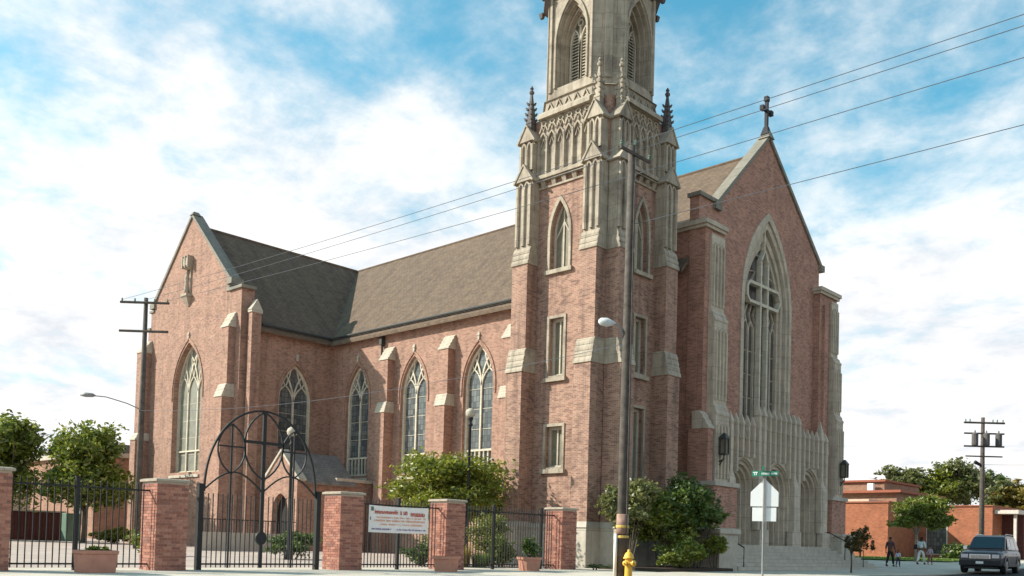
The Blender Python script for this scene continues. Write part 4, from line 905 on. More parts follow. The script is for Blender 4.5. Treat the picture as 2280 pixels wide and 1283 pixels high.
# ------------------------------------------------------------------ planters
def planter(x, y, w, h, label, square):
    t = thing('planter', (x, y, 0), label, 'planter', 'terracotta planters on the pavement'); n = 4 if square else 14
    b = MB()
    if square:
        q = lambda r: (x-r*.62, x+r*.62, y-r, y+r)
        b.taper(q(w*.45), 0, q(w*.48), h*.82); b.taper(q(w*.49), h*.82, q(w*.5), h*.84); b.box(*q(w*.51), h*.84, h-.0)
        bo = b.build('pot', 'terracotta', t, bevel=.012); b = MB(); b.box(*q(w*.46), h-.02, h+.004); b.build('soil', 'soil', t)
    else:
        b.lathe((x, y, 0), [(w*.40, 0), (w*.455, h*.78), (w*.455, h*.8), (w*.5, h*.82), (w*.51, h), (w*.45, h), (w*.44, h*.9), (.02, h*.9)], 18); b.build('pot', 'terracotta', t, smooth=False)
        b = MB(); b.lathe((x, y, 0), [(w*.43, h*.86), (w*.43, h*.93), (.02, h*.95)], 14); b.build('soil', 'soil', t)
planter(-1.2, -17.4, .82, .50, 'rectangular terracotta planter with a green tuft, in front of the left fence', True)
planter(-1.5, -7.02, .86, .46, 'bare terracotta tub at the foot of the pillar right of the banner', False)
planter(-1.2, -2.95, .86, .46, 'terracotta tub with a dark bushy plant near the tower', False)
# ------------------------------------------------------------------ poles, wires, lamps
UP = thing('utility_pole', (-6.95, -5.5, 0), 'tall wooden utility pole in front of the tower carrying a street lamp', 'utility pole', 'wooden utility poles')
b = MB(); x0, y0 = -6.95, -5.5; b.tube([(x0, y0, -.1), (x0, y0, 4), (x0-.02, y0-.02, 8), (x0-.03, y0-.03, 12.05)], [.155, .142, .12, .095], 14); b.build('shaft', 'wood', UP, smooth=True)
b = MB(); b.tube([(x0, y0, 1.25), (x0, y0, 1.5), (x0, y0, 1.8)], [.171, .1695, .166], 14); b.build('scuffed_foot', 'wood_pale', UP, smooth=True)
b = MB(); b.box(x0-.16, x0-.1, y0-.68, y0+.68, 11.75, 11.83); b.build('crossarm', 'wood', UP)
for yy in (-.65, 0, .65): b = MB(); b.lathe((x0-.14, y0+yy, 11.83 if yy else 12.04), [(.02, 0), (.045, .05), (.03, .08), (.045, .11), (.01, .16)], 8); b.build('insulator', 'util_green', UP)
for z in (1.14, 1.42): b = MB(); b.lathe((x0, y0, z), [(.18, 0), (.184, .01), (.184, .06), (.178, .07)], 16); b.build('metal_band', 'band', UP)
b = MB(); b.tube([(x0+.08, y0-.19, 0), (x0+.08, y0-.19, 1.25)], .05, 10); b.build('conduit', 'white_plastic', UP, smooth=True)
b = MB(); b.tube([(x0-.17, y0-.05, 1.22), (x0-.17, y0-.05, 11)], .018, 6); b.build('ground_wire', 'wood', UP)
b = MB(); b.tube([(x0+.05, y0-.1, 6.75), (x0+.15, y0-.17, 6.98), (x0+.28, y0-.27, 7.08)], .028, 8); b.build('lamp_arm', 'galv', UP)
b = MB(); L0 = Vector((x0+.28, y0-.27, 7.08)); dL = Vector((.726, -.687, .12)).normalized()
b.tube([L0-dL*.06, L0+dL*.04, L0+dL*.18, L0+dL*.36, L0+dL*.42], [.035, .075, .125, .1, .035], 12); b.build('lamp_head', 'lamp', UP, smooth=True)
LP = thing('utility_pole', (23.9, -5, 0), 'dark utility pole with two crossarms left of the transept gable', 'utility pole', 'wooden utility poles')
b = MB(); b.tube([(23.9, -5, 0), (23.9, -5, 7), (23.9, -5, 12.9)], [.17, .14, .10], 10); b.build('shaft', 'wood', LP, smooth=True)
dl = Vector((-.71, .70, 0))
for z in (12.62, 11.15): b = MB(); a = Vector((23.78, -5.12, z)); b.tube([a-dl*1.24, a+dl*1.24], .065, 6); b.build('crossarm', 'wood', LP)
for yy in (-1.15, -.5, .5, 1.15): b = MB(); b.lathe((23.78+dl.x*yy, -5.12+dl.y*yy, 12.67), [(.02, 0), (.05, .05), (.03, .09), (.05, .12), (.01, .17)], 8); b.build('insulator', 'util_green', LP)
b = MB(); b.tube([(23.9, -5, 7.15), (24.3, -5.6, 7.45), (24.9, -6.4, 7.72), (25.3, -6.85, 7.76)], .03, 8); b.build('lamp_arm', 'galv', LP)
b = MB(); b.tube([(25.25, -6.8, 7.76), (25.35, -6.9, 7.78), (25.55, -7.15, 7.79), (25.75, -7.35, 7.76)], [.04, .1, .12, .03], 10); b.build('lamp_head', 'galv', LP, smooth=True)
def wire(pts, r, label, sag=.0):
    b = MB(); P = []
    for (a, c) in zip(pts[:-1], pts[1:]):
        a, c = Vector(a), Vector(c)
        for k in range(12): f = k/12; P.append(a.lerp(c, f)-Vector((0, 0, 4*sag*f*(1-f))))
    P.append(Vector(pts[-1])); b.tube(P, r, 5); o = b.build('overhead_wire', 'wire', org=pts[0]); tag(o, label, 'wire', 'overhead wires from pole to pole')
for yw, z0, z1, lb in ((-5.95, 12.0, 12.7, 'uppermost overhead wire, crossing the head of the roof cross'), (-5.5, 12.0, 12.7, 'second overhead wire from the top, crossing the roof cross shaft'), (-5.05, 11.55, 12.7, 'third overhead wire from the top, meeting the foot of the roof cross')):
    yy = yw
    wire([(-60, yy+.3, z0+.1), (-6.9, yy+.2, z0), (23.78+dl.x*(yw+5.5)*2.5, -5.12+dl.y*(yw+5.5)*2.5, z1+.05)], .009, lb, .12)
wire([(-60, -5.2, 9.9), (-6.95, -5.35, 9.9)], .009, 'lowest overhead wire right of the gable, ending at the lamp pole', .1)
wire([(-6.9, -5.6, 6.5), (23.8, -5.1, 7.1)], .008, 'thin pale wire sagging from the lamp pole across the nave windows', .55)
RP = thing('utility_pole', (-1.56, 43.4, zg(43)), 'far utility pole with four crossarms and three transformers on the right', 'utility pole', 'wooden utility poles')
zb = 10.5; xr, yr_ = -1.56, 43.4; b = MB(); b.tube([(xr, yr_, 0), (xr, yr_, 6), (xr, yr_, zb+.1)], [.19, .16, .12], 10); b.build('shaft', 'wood', RP, smooth=True)
dd = Vector((-.726, .687, 0))
for z, L, th in ((10.2, 1.42, .07), (9.45, 1.4, .06), (8.55, 1.4, .06), (7.85, 1.28, .05)):
    b = MB(); a = Vector((xr, yr_, z))-Vector((.69, .72, 0))*.2; b.tube([a-dd*L, a+dd*L], th, 6); b.build('crossarm', 'wood', RP)
for s_ in (-.75, .05, .9):
    b = MB(); a = Vector((xr, yr_, 0))-Vector((.69, .72, 0))*.42+dd*s_; b.lathe((a.x, a.y, 8.58), [(.2, 0), (.22, .05), (.22, .8), (.16, .86), (.05, .9), (.04, 1.05)], 12); b.build('transformer', 'stone_dark', RP)
for s_ in (-1.3, -1.0, .6, .9, 1.3): b = MB(); a = Vector((xr, yr_, 0))-Vector((.69, .72, 0))*.2+dd*s_; b.lathe((a.x, a.y, 10.26), [(.02, 0), (.05, .05), (.03, .1), (.05, .14), (.01, .2)], 6); b.build('insulator', 'util_green', RP)
b = MB(); a = Vector((xr, yr_, 7.2)); b.tube([a, a-dd*.55+Vector((0, 0, .28))], [.09, .13], 8); b.build('floodlight', 'iron', RP)
for k, (z, lb) in enumerate(((7.3, 'faint service wire right of the transformer pole, upper one'), (5.9, 'faint service wire right of the transformer pole, lower one'))):
    wire([(xr, yr_, z), (xr-9, yr_+14, z+1.6)], .012, lb, .3)
def lamp_post(x, y, h, label):
    t = thing('lamp_post', (x, y, 0), label, 'lamp post', 'courtyard lamp posts')
    b = MB(); b.lathe((x, y, 0), [(.16, 0), (.16, .3), (.09, .45), (.07, .6), (.055, h-.75), (.1, h-.68), (.1, h-.62), (.05, h-.56), (.11, h-.42), (.13, h-.36)], 10); b.build('post', 'iron', t, smooth=True)
    b = MB(); b.lathe((x, y, h-.36), [(.1, 0), (.19, .1), (.21, .2), (.17, .31), (.07, .38)], 12); b.build('globe', 'stone', t, smooth=True)
lamp_post(8.63, -6.0, 5.15, 'dark lamp post with a pale globe seen through the gate'); lamp_post(5.05, .1, 6.35, 'tall dark lamp post with a pale globe before the nave window nearest the tower')
# ------------------------------------------------------------------ hydrant and sign
HY = thing('fire_hydrant', (-7.0, -4.95, 0) if False else (-6.75, -5.05, 0), 'yellow fire hydrant at the foot of the lamp pole', 'hydrant')
hx, hy = -7.32, -5.68; HY.location = (hx, -hy, 0); ORG[HY.name] = Vector((hx, hy, 0))
b = MB(); b.lathe((hx, hy, 0), [(.15, 0), (.15, .05), (.105, .06), (.1, .42), (.13, .43), (.13, .48), (.105, .49), (.1, .58)], 16); b.build('barrel', 'yellow', HY, smooth=False)
b = MB(); b.lathe((hx, hy, .58), [(.15, 0), (.15, .035), (.13, .05), (.12, .1), (.085, .16), (.04, .19), (.035, .2), (.035, .25), (.015, .255)], 16); b.build('bonnet', 'yellow', HY, smooth=True)
for dx, dy, r_ in ((0, -1, .062), (0, 1, .062), (-1, 0, .08)):
    b = MB(); b.tube([(hx+dx*.08, hy+dy*.08, .46), (hx+dx*.155, hy+dy*.155, .46), (hx+dx*.156, hy+dy*.156, .46), (hx+dx*.19, hy+dy*.19, .46), (hx+dx*.2, hy+dy*.2, .46), (hx+dx*.235, hy+dy*.235, .46)], [r_*.85, r_*.85, r_*1.1, r_*1.1, .025, .025], 10); b.build('outlet_cap', 'yellow', HY)
SG = thing('road_sign', (-6.3, 3.0, 0), 'white back of a house-shaped road sign with street name plates, at the corner', 'sign')
sx, sy = -6.3, 3.6
fz = FY(sy)
b = MB(); b.tube([(sx, sy, 0), (sx, sy, 3.62)], .038, 8); b.build('post', 'galv', SG)
Hs = .475; zs0 = 2.45
def turned(u, n, z, c=math.cos(.42), s=math.sin(.42)):
    return (sx-.04+u*c+ n*-s, sy-.05-n*c - u*s, z)
b = MB(); b.prism([(-Hs, zs0), (Hs, zs0), (Hs, zs0+.5), (0, zs0+.98), (-Hs, zs0+.5)], -.105, -.1, turned); b.build('sign_blade', 'alu', SG)
b = MB(); b.box(-.41, .41, -.105, -.1, 1.93, 2.41, turned); b.build('lower_plate', 'alu', SG)
b = MB(); b.box(-.035, .035, -.098, -.03, 1.9, 3.5, turned); b.build('bracket', 'galv', SG)
b = MB(); b.box(-.46, .18, -.02, .02, 3.52, 3.68, turned); np_ = b.build('street_name_plate', 'green_sign', SG)
b = MB(); r_ = random.Random(5); u = -.42
while u < .12:
    w_ = r_.uniform(.03, .05)
    if r_.random() > .12: b.box(u, u+w_*.3, .021, .024, 3.56, 3.64, turned); b.box(u+w_*.55, u+w_*.8, .021, .024, 3.56, 3.62, turned); b.box(u+w_*.3, u+w_*.55, .021, .024, 3.6, 3.62, turned)
    u += w_
b.build('lettering', 'white_paint', np_)
t2 = lambda u, n, z: turned(.04+n, u, z)
b = MB(); b.box(-.36, .36, -.02, .02, 3.70, 3.84, t2); b.build('street_name_plate', 'green_sign', SG)
b = MB(); b.box(.2, .44, -.02, .02, 3.5, 3.7, turned); npp = b.build('block_plate', 'green_sign', SG)
b = MB(); b.box(.24, .40, .021, .024, 3.62, 3.66, turned); b.box(.27, .3, .021, .024, 3.54, 3.62, turned); b.box(.33, .36, .021, .024, 3.54, 3.62, turned); b.build('lettering', 'white_paint', npp)
# ------------------------------------------------------------------ plants
def leaf_mesh(name, blobs, n, size, mat, parent=None, seed=0, flat=.0, kind=None, org=None):
    """blobs: (cx,cy,cz, rx,ry,rz, weight); leaves cluster on twigs spread through each lobe"""
    r = np.random.default_rng(seed); Wt = np.array([q[6] for q in blobs], float); Wt /= Wt.sum(); P = []
    for q, w in zip(blobs, Wt):
        k = int(n*w); nt_ = max(4, k//20)
        d = r.normal(size=(nt_, 3)); d /= np.linalg.norm(d, axis=1)[:, None]; rad = r.random(nt_)**.42*(.8+.4*r.random(nt_))
        twig = d*rad[:, None]; pick = r.integers(0, nt_, k); off = r.normal(size=(k, 3))*(.08+.12*r.random((k, 1)))
        p = (twig[pick]+off)*np.array(q[3:6])+np.array(q[:3]); P.append(p)
    P = np.concatenate(P); k = len(P)
    a = r.normal(size=(k, 3)); a[:, 2] *= .6; a /= np.linalg.norm(a, axis=1)[:, None]
    c = np.cross(a, r.normal(size=(k, 3))); c /= np.linalg.norm(c, axis=1)[:, None]
    s = (size*(0.6+.8*r.random(k)))[:, None]
    O = ORG[parent.name] if parent else Vector(org or (0, 0, 0))
    V = np.stack([P-a*s, P-c*s*.45, P+a*s, P+c*s*.45], 1).reshape(-1, 3)-np.array(O)
    V[:, 1] *= -1; me = bpy.data.meshes.new(name); me.vertices.add(4*k); me.vertices.foreach_set('co', V.ravel().astype(np.float32))
    me.loops.add(4*k); me.loops.foreach_set('vertex_index', np.arange(4*k)); me.polygons.add(k); me.polygons.foreach_set('loop_start', np.arange(k)*4); me.polygons.foreach_set('loop_total', np.full(k, 4))
    me.materials.append(M[mat]); me.update(); me.validate(); o = bpy.data.objects.new(name, me); COL.objects.link(o)
    if parent: o.parent = parent
    else: o.location = (O[0], -O[1], O[2])
    ORG[o.name] = O
    if kind: o['kind'] = kind
    return o
def lumps(c, r, n, seed, spread=.75, size=.5, squash=1.0):
    q = random.Random(seed); L = [(c[0], c[1], c[2], r[0]*.62, r[1]*.62, r[2]*.62, 1.2)]
    for k in range(n):
        th = q.uniform(0, 6.283); ph = q.uniform(-.8, 1.2); f = spread*q.uniform(.75, 1.1); s = size*q.uniform(.65, 1.2)
        L.append((c[0]+r[0]*f*math.cos(th)*math.cos(ph), c[1]+r[1]*f*math.sin(th)*math.cos(ph), c[2]+r[2]*f*math.sin(ph)*squash, r[0]*s, r[1]*s, r[2]*s*.8, s*s*2))
    return L
def tree(name, x, y, z0, h_trunk, c, r, n, size, mat, label, cat='tree', group=None, seed=1, trunk='trunk', tr=.12, nl=9, limbs=4, lean=0):
    t = thing(name, (x, y, z0), label, cat, group); b = MB(); q = random.Random(seed)
    top = Vector((x+lean, y, z0+h_trunk)); b.tube([(x, y, z0-.1), (x+lean*.3, y+.03, z0+h_trunk*.5), top], [tr*1.25, tr, tr*.8], 8)
    for k in range(limbs):
        th = 6.283*k/limbs+q.uniform(-.4, .4); e = Vector((c[0]+r[0]*.6*math.cos(th), c[1]+r[1]*.6*math.sin(th), c[2]+r[2]*q.uniform(-.1, .5)))
        m_ = top.lerp(e, .45)+Vector((0, 0, .12*h_trunk)); b.tube([top-Vector((0, 0, .1)), m_, e], [tr*.6, tr*.4, tr*.12], 6)
        for j in range(2):
            e2 = e+Vector((q.uniform(-.4, .4)*r[0], q.uniform(-.4, .4)*r[1], q.uniform(0, .4)*r[2])); b.tube([m_, m_.lerp(e2, .6), e2], [tr*.3, tr*.2, tr*.06], 5)
    b.build('trunk', trunk, t, smooth=True)
    leaf_mesh('crown', lumps(c, r, nl, seed), n, size, mat, t, seed); return t
tree('courtyard_tree', 6.9, .9, 0, 1.5, (7.2, 1.1, 2.95), (2.7, 2.9, 1.5), 20000, .095, 'leaf_yg', 'bushy yellow-green tree behind the banner in front of the nave', seed=3, nl=14, tr=.1)
tree('courtyard_tree', 38.7, -1.7, 0, 2.2, (38.7, -1.7, 4.7), (2.8, 2.8, 3.0), 13000, .17, 'leaf_mid', 'full green tree just left of the transept, behind the fence', seed=5, nl=13, tr=.16)
tree('courtyard_tree', 42.3, -5.4, 0, 2.4, (42.3, -5.6, 5.0), (2.4, 2.6, 3.4), 12000, .17, 'leaf_mid', 'taller pointed green tree at the left edge of the picture', seed=8, nl=13, tr=.16)
tree('courtyard_tree', 46.5, -9.0, 0, 2.4, (46.5, -9.0, 4.6), (2.6, 2.6, 2.6), 7000, .18, 'leaf_olive', 'olive tree cut off by the left picture edge', seed=9, nl=10, tr=.16)
def shrub(name, c, r, n, size, mat, label, seed, cat='shrub', group=None, nl=8, stems=5):
    t = thing(name, (c[0], c[1], 0 if c[1] < 20 else zg(c[1])), label, cat, group); b = MB(); q = random.Random(seed)
    for k in range(stems):
        th = q.uniform(0, 6.28); b.tube([(c[0]+.1*math.cos(th), c[1]+.1*math.sin(th), -.05), (c[0]+r[0]*.3*math.cos(th), c[1]+r[1]*.3*math.sin(th), c[2]*.6), (c[0]+r[0]*.6*math.cos(th), c[1]+r[1]*.6*math.sin(th), c[2]+r[2]*.4)], [.035, .025, .01], 5)
    b.build('stems', 'trunk', t); leaf_mesh('foliage', lumps(c, r, nl, seed, .7, .5), n, size, mat, t, seed); return t
shrub('round_shrub', (2.9, -.8, 1.05), (1.05, 1.05, 1.1), 7500, .055, 'leaf_yg', 'large round light green shrub behind the fence beside the tower', 21)
shrub('round_shrub', (1.7, -1.3, .6), (.6, .65, .6), 3000, .05, 'leaf_mid', 'smaller dark green shrub low behind the fence beside the tower', 22)
shrub('round_shrub', (3.2, -2.8, .85), (.9, .95, .9), 5000, .055, 'leaf_olive', 'loose olive shrub between the golden grass and the nave wall', 26)
shrub('low_shrub', (2.6, -4.3, .4), (.6, .9, .45), 2200, .06, 'leaf_dark', 'low dark shrub behind the fence right of the banner pillar', 23)
shrub('low_shrub', (9.5, -5.2, .55), (.9, 1.4, .6), 3000, .07, 'leaf_dark', 'dark clipped shrub behind the banner fence', 24)
shrub('low_shrub', (12.5, -9.5, .55), (.8, 1.0, .6), 2400, .07, 'leaf_mid', 'green shrub seen through the right leaf of the gate', 25)
def grass_tuft(c, r, h, n, mat, label, seed, name='ornamental_grass'):
    t = thing(name, (c[0], c[1], 0), label, 'grass'); q = np.random.default_rng(seed); V = []; F = []
    for k in range(n):
        th = q.uniform(0, 6.28); rr = r*q.random()**.5*.5; x, y = c[0]+rr*math.cos(th), c[1]+rr*math.sin(th); hh = h*q.uniform(.6, 1.1); ln = r*q.uniform(.2, .9); w = .012
        dx, dy = math.cos(th), math.sin(th); o = len(V)
        for f, e in ((0, 0), (.55, .3), (1, 1)):
            V += [(x+dx*ln*e-dy*w*(1-f), y+dy*ln*e+dx*w*(1-f), hh*f*(1-.25*e*f)), (x+dx*ln*e+dy*w*(1-f), y+dy*ln*e-dx*w*(1-f), hh*f*(1-.25*e*f))]
        F += [(o, o+1, o+3, o+2), (o+2, o+3, o+5, o+4)]
    b = MB(); b.add(V, F); b.build('blades', mat, t, recalc=False)
grass_tuft((1.9, -3.2, 0), .6, 1.15, 500, 'leaf_gold', 'tall golden grass clump behind the fence panel next to the tower', 31)
grass_tuft((1.7, -2.45, 0), .5, .8, 400, 'grass', 'green grass clump beside the golden one behind the fence', 32)
# planting in pots
grass_tuft((-1.2, -17.4, 0), .25, .2, 10, 'grass', 'x', 33) if False else None
t = thing('potted_plant', (-1.2, -17.4, .48), 'small green tuft growing in the rectangular planter', 'plant'); leaf_mesh('foliage', [(-1.2, -17.4, .52, .16, .26, .07, 1)], 350, .045, 'leaf_mid', t, 41)
t = thing('potted_plant', (-1.2, -2.95, .42), 'dark bushy plant in the tub near the tower', 'plant')
b = MB()
for k, (dx, dy, hh) in enumerate(((0, 0, .75), (.1, -.2, .55), (-.08, .15, .6))): b.tube([(-1.2, -2.95, .4), (-1.2+dx, -2.95+dy*.6, .4+hh*.5), (-1.2+dx*1.3, -2.95+dy, .4+hh)], [.03, .022, .008], 6)
b.build('stems', 'trunk', t); leaf_mesh('foliage', [(-1.2, -2.95, .8, .22, .28, .36, 2), (-1.15, -3.1, .95, .12, .14, .25, 1), (-1.2, -2.8, .65, .25, .32, .22, 2)], 1100, .05, 'leaf_dark', t, 42)
# shrubs at the tower foot and beside the steps
shrub('tall_shrub', (-.6, 3.45, 2.3), (1.1, 1.5, 1.2), 9500, .09, 'leaf_olive', 'tall feathery olive shrub in front of the tower, behind the lamp pole', 51, nl=11, stems=9)
shrub('tall_shrub', (-1.5, 7.0, 2.55), (1.2, 2.0, 1.35), 13000, .09, 'leaf_dark', 'tall dark green shrub between tower and portal steps', 52, nl=12, stems=8)
shrub('tall_shrub', (-1.0, 5.1, 2.0), (1.0, 1.7, 1.4), 10000, .09, 'leaf_mid', 'mid green shrub filling the gap between the olive and the dark shrub', 56, nl=11, stems=7)
shrub('low_shrub', (-2.3, 4.9, .65), (.8, 1.4, .65), 4200, .075, 'leaf_mid', 'low leafy plant under the tall dark shrub', 53)
shrub('low_shrub', (-2.2, 7.2, .95), (.6, .8, .45), 2200, .07, 'leaf_yg', 'small yellow-green bush left of the stone cheek wall', 54, stems=3)
shrub('low_shrub', (-1.0, .95, .12), (.3, .8, .12), 500, .04, 'leaf_dark', 'low strip of dark planting at the tower plinth', 55, stems=2)
b = MB(); b.box(-2.6, .2, 2.6, 8.0, -.05, .12); o = b.build('planting_bed', 'soil'); o['kind'] = 'structure'
tree('sapling', -4.6, 14.9, 0, .85, (-4.6, 14.9, 1.25), (.42, .42, .55), 1300, .06, 'leaf_brown', 'thin russet sapling in front of the right end of the steps', seed=61, tr=.035, nl=6)
t = thing('shrub', (-.2, 26.3, zg(26)), 'russet bush at the right corner of the church front', 'shrub'); leaf_mesh('foliage', lumps((-.2, 26.3, 1.5), (.7, .8, 1.0), 6, 63), 1800, .08, 'leaf_brown', t, 63)
b = MB(); b.tube([(-.2, 26.3, 0), (-.2, 26.3, 1.2)], .05, 6); b.build('stems', 'trunk', t)
tree('street_tree', .72, 37.5, zg(37.5), 1.9, (.72, 37.5, 3.5), (1.9, 1.9, 1.25), 9000, .12, 'leaf_mid', 'round street tree in front of the orange brick building', seed=65, nl=12, tr=.11, trunk='trunk_pale')
for x, y, r_, n_, m_, lb, sd_ in ((24, 95, (3.6, 3.6, 2.5), 6000, 'leaf_olive', 'reddish olive background tree, leftmost of the row behind the low buildings', 71), (20.5, 98, (3.2, 3.2, 2.4), 6000, 'leaf_yg', 'yellowish background tree behind the street tree', 72),
                                  (17.5, 101, (4.3, 4.3, 3.6), 9000, 'leaf_olive', 'tallest grey-green background tree behind the orange building', 73), (14.8, 103, (2.6, 2.6, 2.6), 5000, 'leaf_dark', 'dark background tree just left of the transformer pole', 74),
                                  (3.9, 73, (2.6, 2.6, 2.4), 5000, 'leaf_gold', 'golden tree at the right picture edge behind the car', 75), (5.6, 72, (1.8, 1.8, 1.9), 4000, 'leaf_olive', 'small olive tree showing above the porch roof of the orange building', 76),
                                  (1.2, 78, (2.2, 2.2, 1.5), 4000, 'leaf_dark', 'dark shrubby tree beside the porch of the orange building', 77), (-4, 88, (3, 3, 2.0), 4000, 'leaf_gold', 'golden tree beyond the right edge of the road', 78)):
    zz = {71: 9.9, 72: 9.6, 73: 9.9, 74: 8.8, 75: 6.0, 76: 6.2, 77: 3.4, 78: 3.5}[sd_]
    tree('background_tree', x, y, zg(y), zz-r_[2]*.7-zg(y), (x, y, zz), r_, n_, .24, m_, lb, group='trees behind the low buildings', seed=sd_, nl=11, tr=.2)
# ------------------------------------------------------------------ low buildings on the right
def cube_bldg(t, x0, x1, y0, y1, z0, z1, mat, name='wall'): b = MB(); b.box(x0, x1, y0, y1, z0, z1); return b.build(name, mat, t)
OB = thing('low_building', (5, 52, zg(50)), 'low flat-roofed orange brick building behind the street tree', 'building')
cube_bldg(OB, 6.75, 13, 48, 62, 0, 4.95, 'orange_brick'); cube_bldg(OB, .8, 6.75, 54, 62, 0, 4.9, 'orange_brick')
cube_bldg(OB, -.8, .79, 56.5, 62, 0, 4.3, 'redwood_and_shade');  # porch back wall in a dark colour standing for the shade under its roof
b = MB(); b.box(6.65, 13.1, 47.9, 62, 4.95, 5.07); b.box(.75, 6.64, 53.9, 62, 4.9, 5.0); b.each('roof_edge', 'tileroof', OB)
b = MB(); b.box(-1.0, .74, 54.3, 62, 4.32, 4.62); b.build('porch_roof', 'fascia', OB)
for x in (-.75,): b = MB(); b.box(x, x+.2, 54.7, 54.9, 0, 4.35); b.build('porch_post', 'fascia', OB)
b = MB(); b.box(4.2, 5.9, 53.96, 54.0, .9, 3.4); wf = b.build('window', 'fascia', OB); b = MB(); b.box(4.3, 5.8, 53.93, 53.955, 1.0, 3.3); b.build('pane', 'glass', wf)
RB = thing('low_building', (17, 68, zg(60)), 'long brown low building with stepped flat roofs behind the orange one', 'building')
cube_bldg(RB, 13.0, 26, 66, 78, 0, 6.9, 'bldg_brown'); cube_bldg(RB, 15.2, 26, 68.5, 78, 6.9, 8.2, 'bldg_brown')
b = MB(); b.box(12.4, 26.2, 65.4, 78.2, 6.9, 7.15); b.build('roof_edge', 'tileroof', RB); b = MB(); b.box(15.0, 26.2, 68.2, 78.2, 8.2, 8.4); b.build('upper_roof_edge', 'tileroof', RB)
b = MB(); b.box(13.6, 19, 60.8, 65.4, 0, 6.0); b.build('annex', 'cream', RB)
b = MB(); b.box(16.0, 16.6, 67.6, 68.1, 7.15, 8.0); b.build('roof_vent', 'white_paint', RB)
xs = list(np.linspace(-.9, 12, 6)); sheet('lawn', xs, [38.5, 40, 42, 44, 46, 48, 51, 54], lambda x, y: zg(y)+.05, 'lawn')
lg = leaf_mesh('lawn_grass', [(5.5, 42.5, zg(42.5)+.09, 6.2, 4.0, .06, 1)], 9000, .07, 'grass', None, 90, org=(5.5, 42.5, .4)); lg['kind'] = 'stuff'
shrub('low_shrub', (2.2, 50.5, zg(50)+.6), (1.6, .9, .7), 2200, .12, 'leaf_dark', 'dark hedge in front of the orange building, right of the street tree', 91)
shrub('low_shrub', (0, 53.5, zg(52)+.8), (.9, .9, 1.1), 1800, .12, 'leaf_dark', 'dark bush at the porch of the orange building', 92)
shrub('low_shrub', (-3.2, 58, 1.8), (1.0, 1.6, .9), 2500, .12, 'leaf_gold', 'golden bush behind the parked car', 93)
# ------------------------------------------------------------------ left background
HB = thing('house', (66, 14, 0), 'tan brick house behind the trees left of the transept', 'house')
b = MB(); b.box(61, 80, 8.0, 26, 0, 7.6); b.build('wall', 'bldg_brown', HB); b = MB(); b.box(60.6, 80.4, 7.6, 26.4, 7.6, 8.0); b.build('roof_edge', 'concrete', HB)
b = MB(); b.box(63, 79, 9.5, 25, 8.0, 9.0); b.build('roof', 'slate', HB)
b = MB(); b.box(63.5, 65.0, 7.95, 8.0, 1.5, 4.2); w_ = b.build('window', 'fascia', HB); b = MB(); b.box(63.6, 64.9, 7.92, 7.945, 1.6, 4.1); b.build('pane', 'glass', w_)
SB = thing('shed', (48, -2, 0), 'dark red boarded shed wall beyond the left fence', 'shed')
b = MB(); b.box(46.0, 50, -3.9, -.2, 0, 2.15); b.build('wall', 'redwood_and_shade', SB); b = MB(); b.box(45.85, 50.2, -4.0, -.1, 2.15, 2.25); b.build('roof', 'concrete', SB)
for k in range(18): b = MB(); b.box(45.95, 46.0, -3.85+.2*k+.01, -3.85+.2*k+.19, .05, 2.13); b.build('board', 'redwood_and_shade', SB)
SB2 = thing('low_wall', (56, -6, 0), 'cream rendered wall behind the red shed', 'wall'); b = MB(); b.box(56, 56.4, -12, 1, 0, 3.6); b.build('render', 'cream', SB2); b = MB(); b.box(55.9, 56.5, -12, 1, 3.6, 3.72); b.build('coping', 'concrete', SB2)
UB = thing('utility_cabinet', (44, -.5, 0), 'green utility cabinet beside the red shed', 'cabinet'); b = MB(); b.box(43.6, 44.4, -.95, .05, 0, 2.1); b.build('case', 'util_green', UB, bevel=.03)
b = MB(); b.box(43.57, 43.6, -.9, -.47, .15, 1.95); b.build('door', 'util_green', UB); b = MB(); b.box(43.57, 43.6, -.43, 0, .15, 1.95); b.build('door', 'util_green', UB)
shrub('low_shrub', (38.5, .3, .6), (1.2, 1.6, .6), 2600, .1, 'leaf_yg', 'low yellow-green bush between the trees and the transept', 95)
RW = thing('ramp_wall', (22, .5, 0), 'grey concrete ramp wall in the courtyard behind the gate', 'wall')
b = MB(); b.box(22, 22.3, -2.6, 3.2, 0, 1.05); b.build('wall', 'concrete', RW)
b = MB(); b.box(22.1, 22.2, -2.6, 3.2, 1.7, 1.75); 
for y in np.arange(-2.5, 3.2, .16): b.box(22.135, 22.165, y-.015, y+.015, 1.05, 1.7)
b.each('railing_bar', 'iron', RW)
# ------------------------------------------------------------------ people
def skin(name, verts, edges, mat, parent, sub=1, root=0):
    me = bpy.data.meshes.new(name); O = ORG[parent.name]
    me.from_pydata([(x, -y, z) for (x, y, z), r in verts], edges, []); o = bpy.data.objects.new(name+'_tmp', me); COL.objects.link(o)
    o.modifiers.new('s', 'SKIN'); sv = me.skin_vertices[0].data
    for k, (p, r) in enumerate(verts): sv[k].radius = (r, r) if not isinstance(r, tuple) else r; sv[k].use_root = (k == root)
    s = o.modifiers.new('u', 'SUBSURF'); s.levels = sub; s.render_levels = sub
    dg = bpy.context.evaluated_depsgraph_get(); dg.update(); m2 = bpy.data.meshes.new_from_object(o.evaluated_get(dg)); m2.name = name
    bpy.data.objects.remove(o); m2.materials.clear(); m2.materials.append(M[mat]); m2.polygons.foreach_set('use_smooth', [True]*len(m2.polygons))
    c = bpy.data.objects.new(name, m2); COL.objects.link(c); c.parent = parent; ORG[c.name] = O; return c
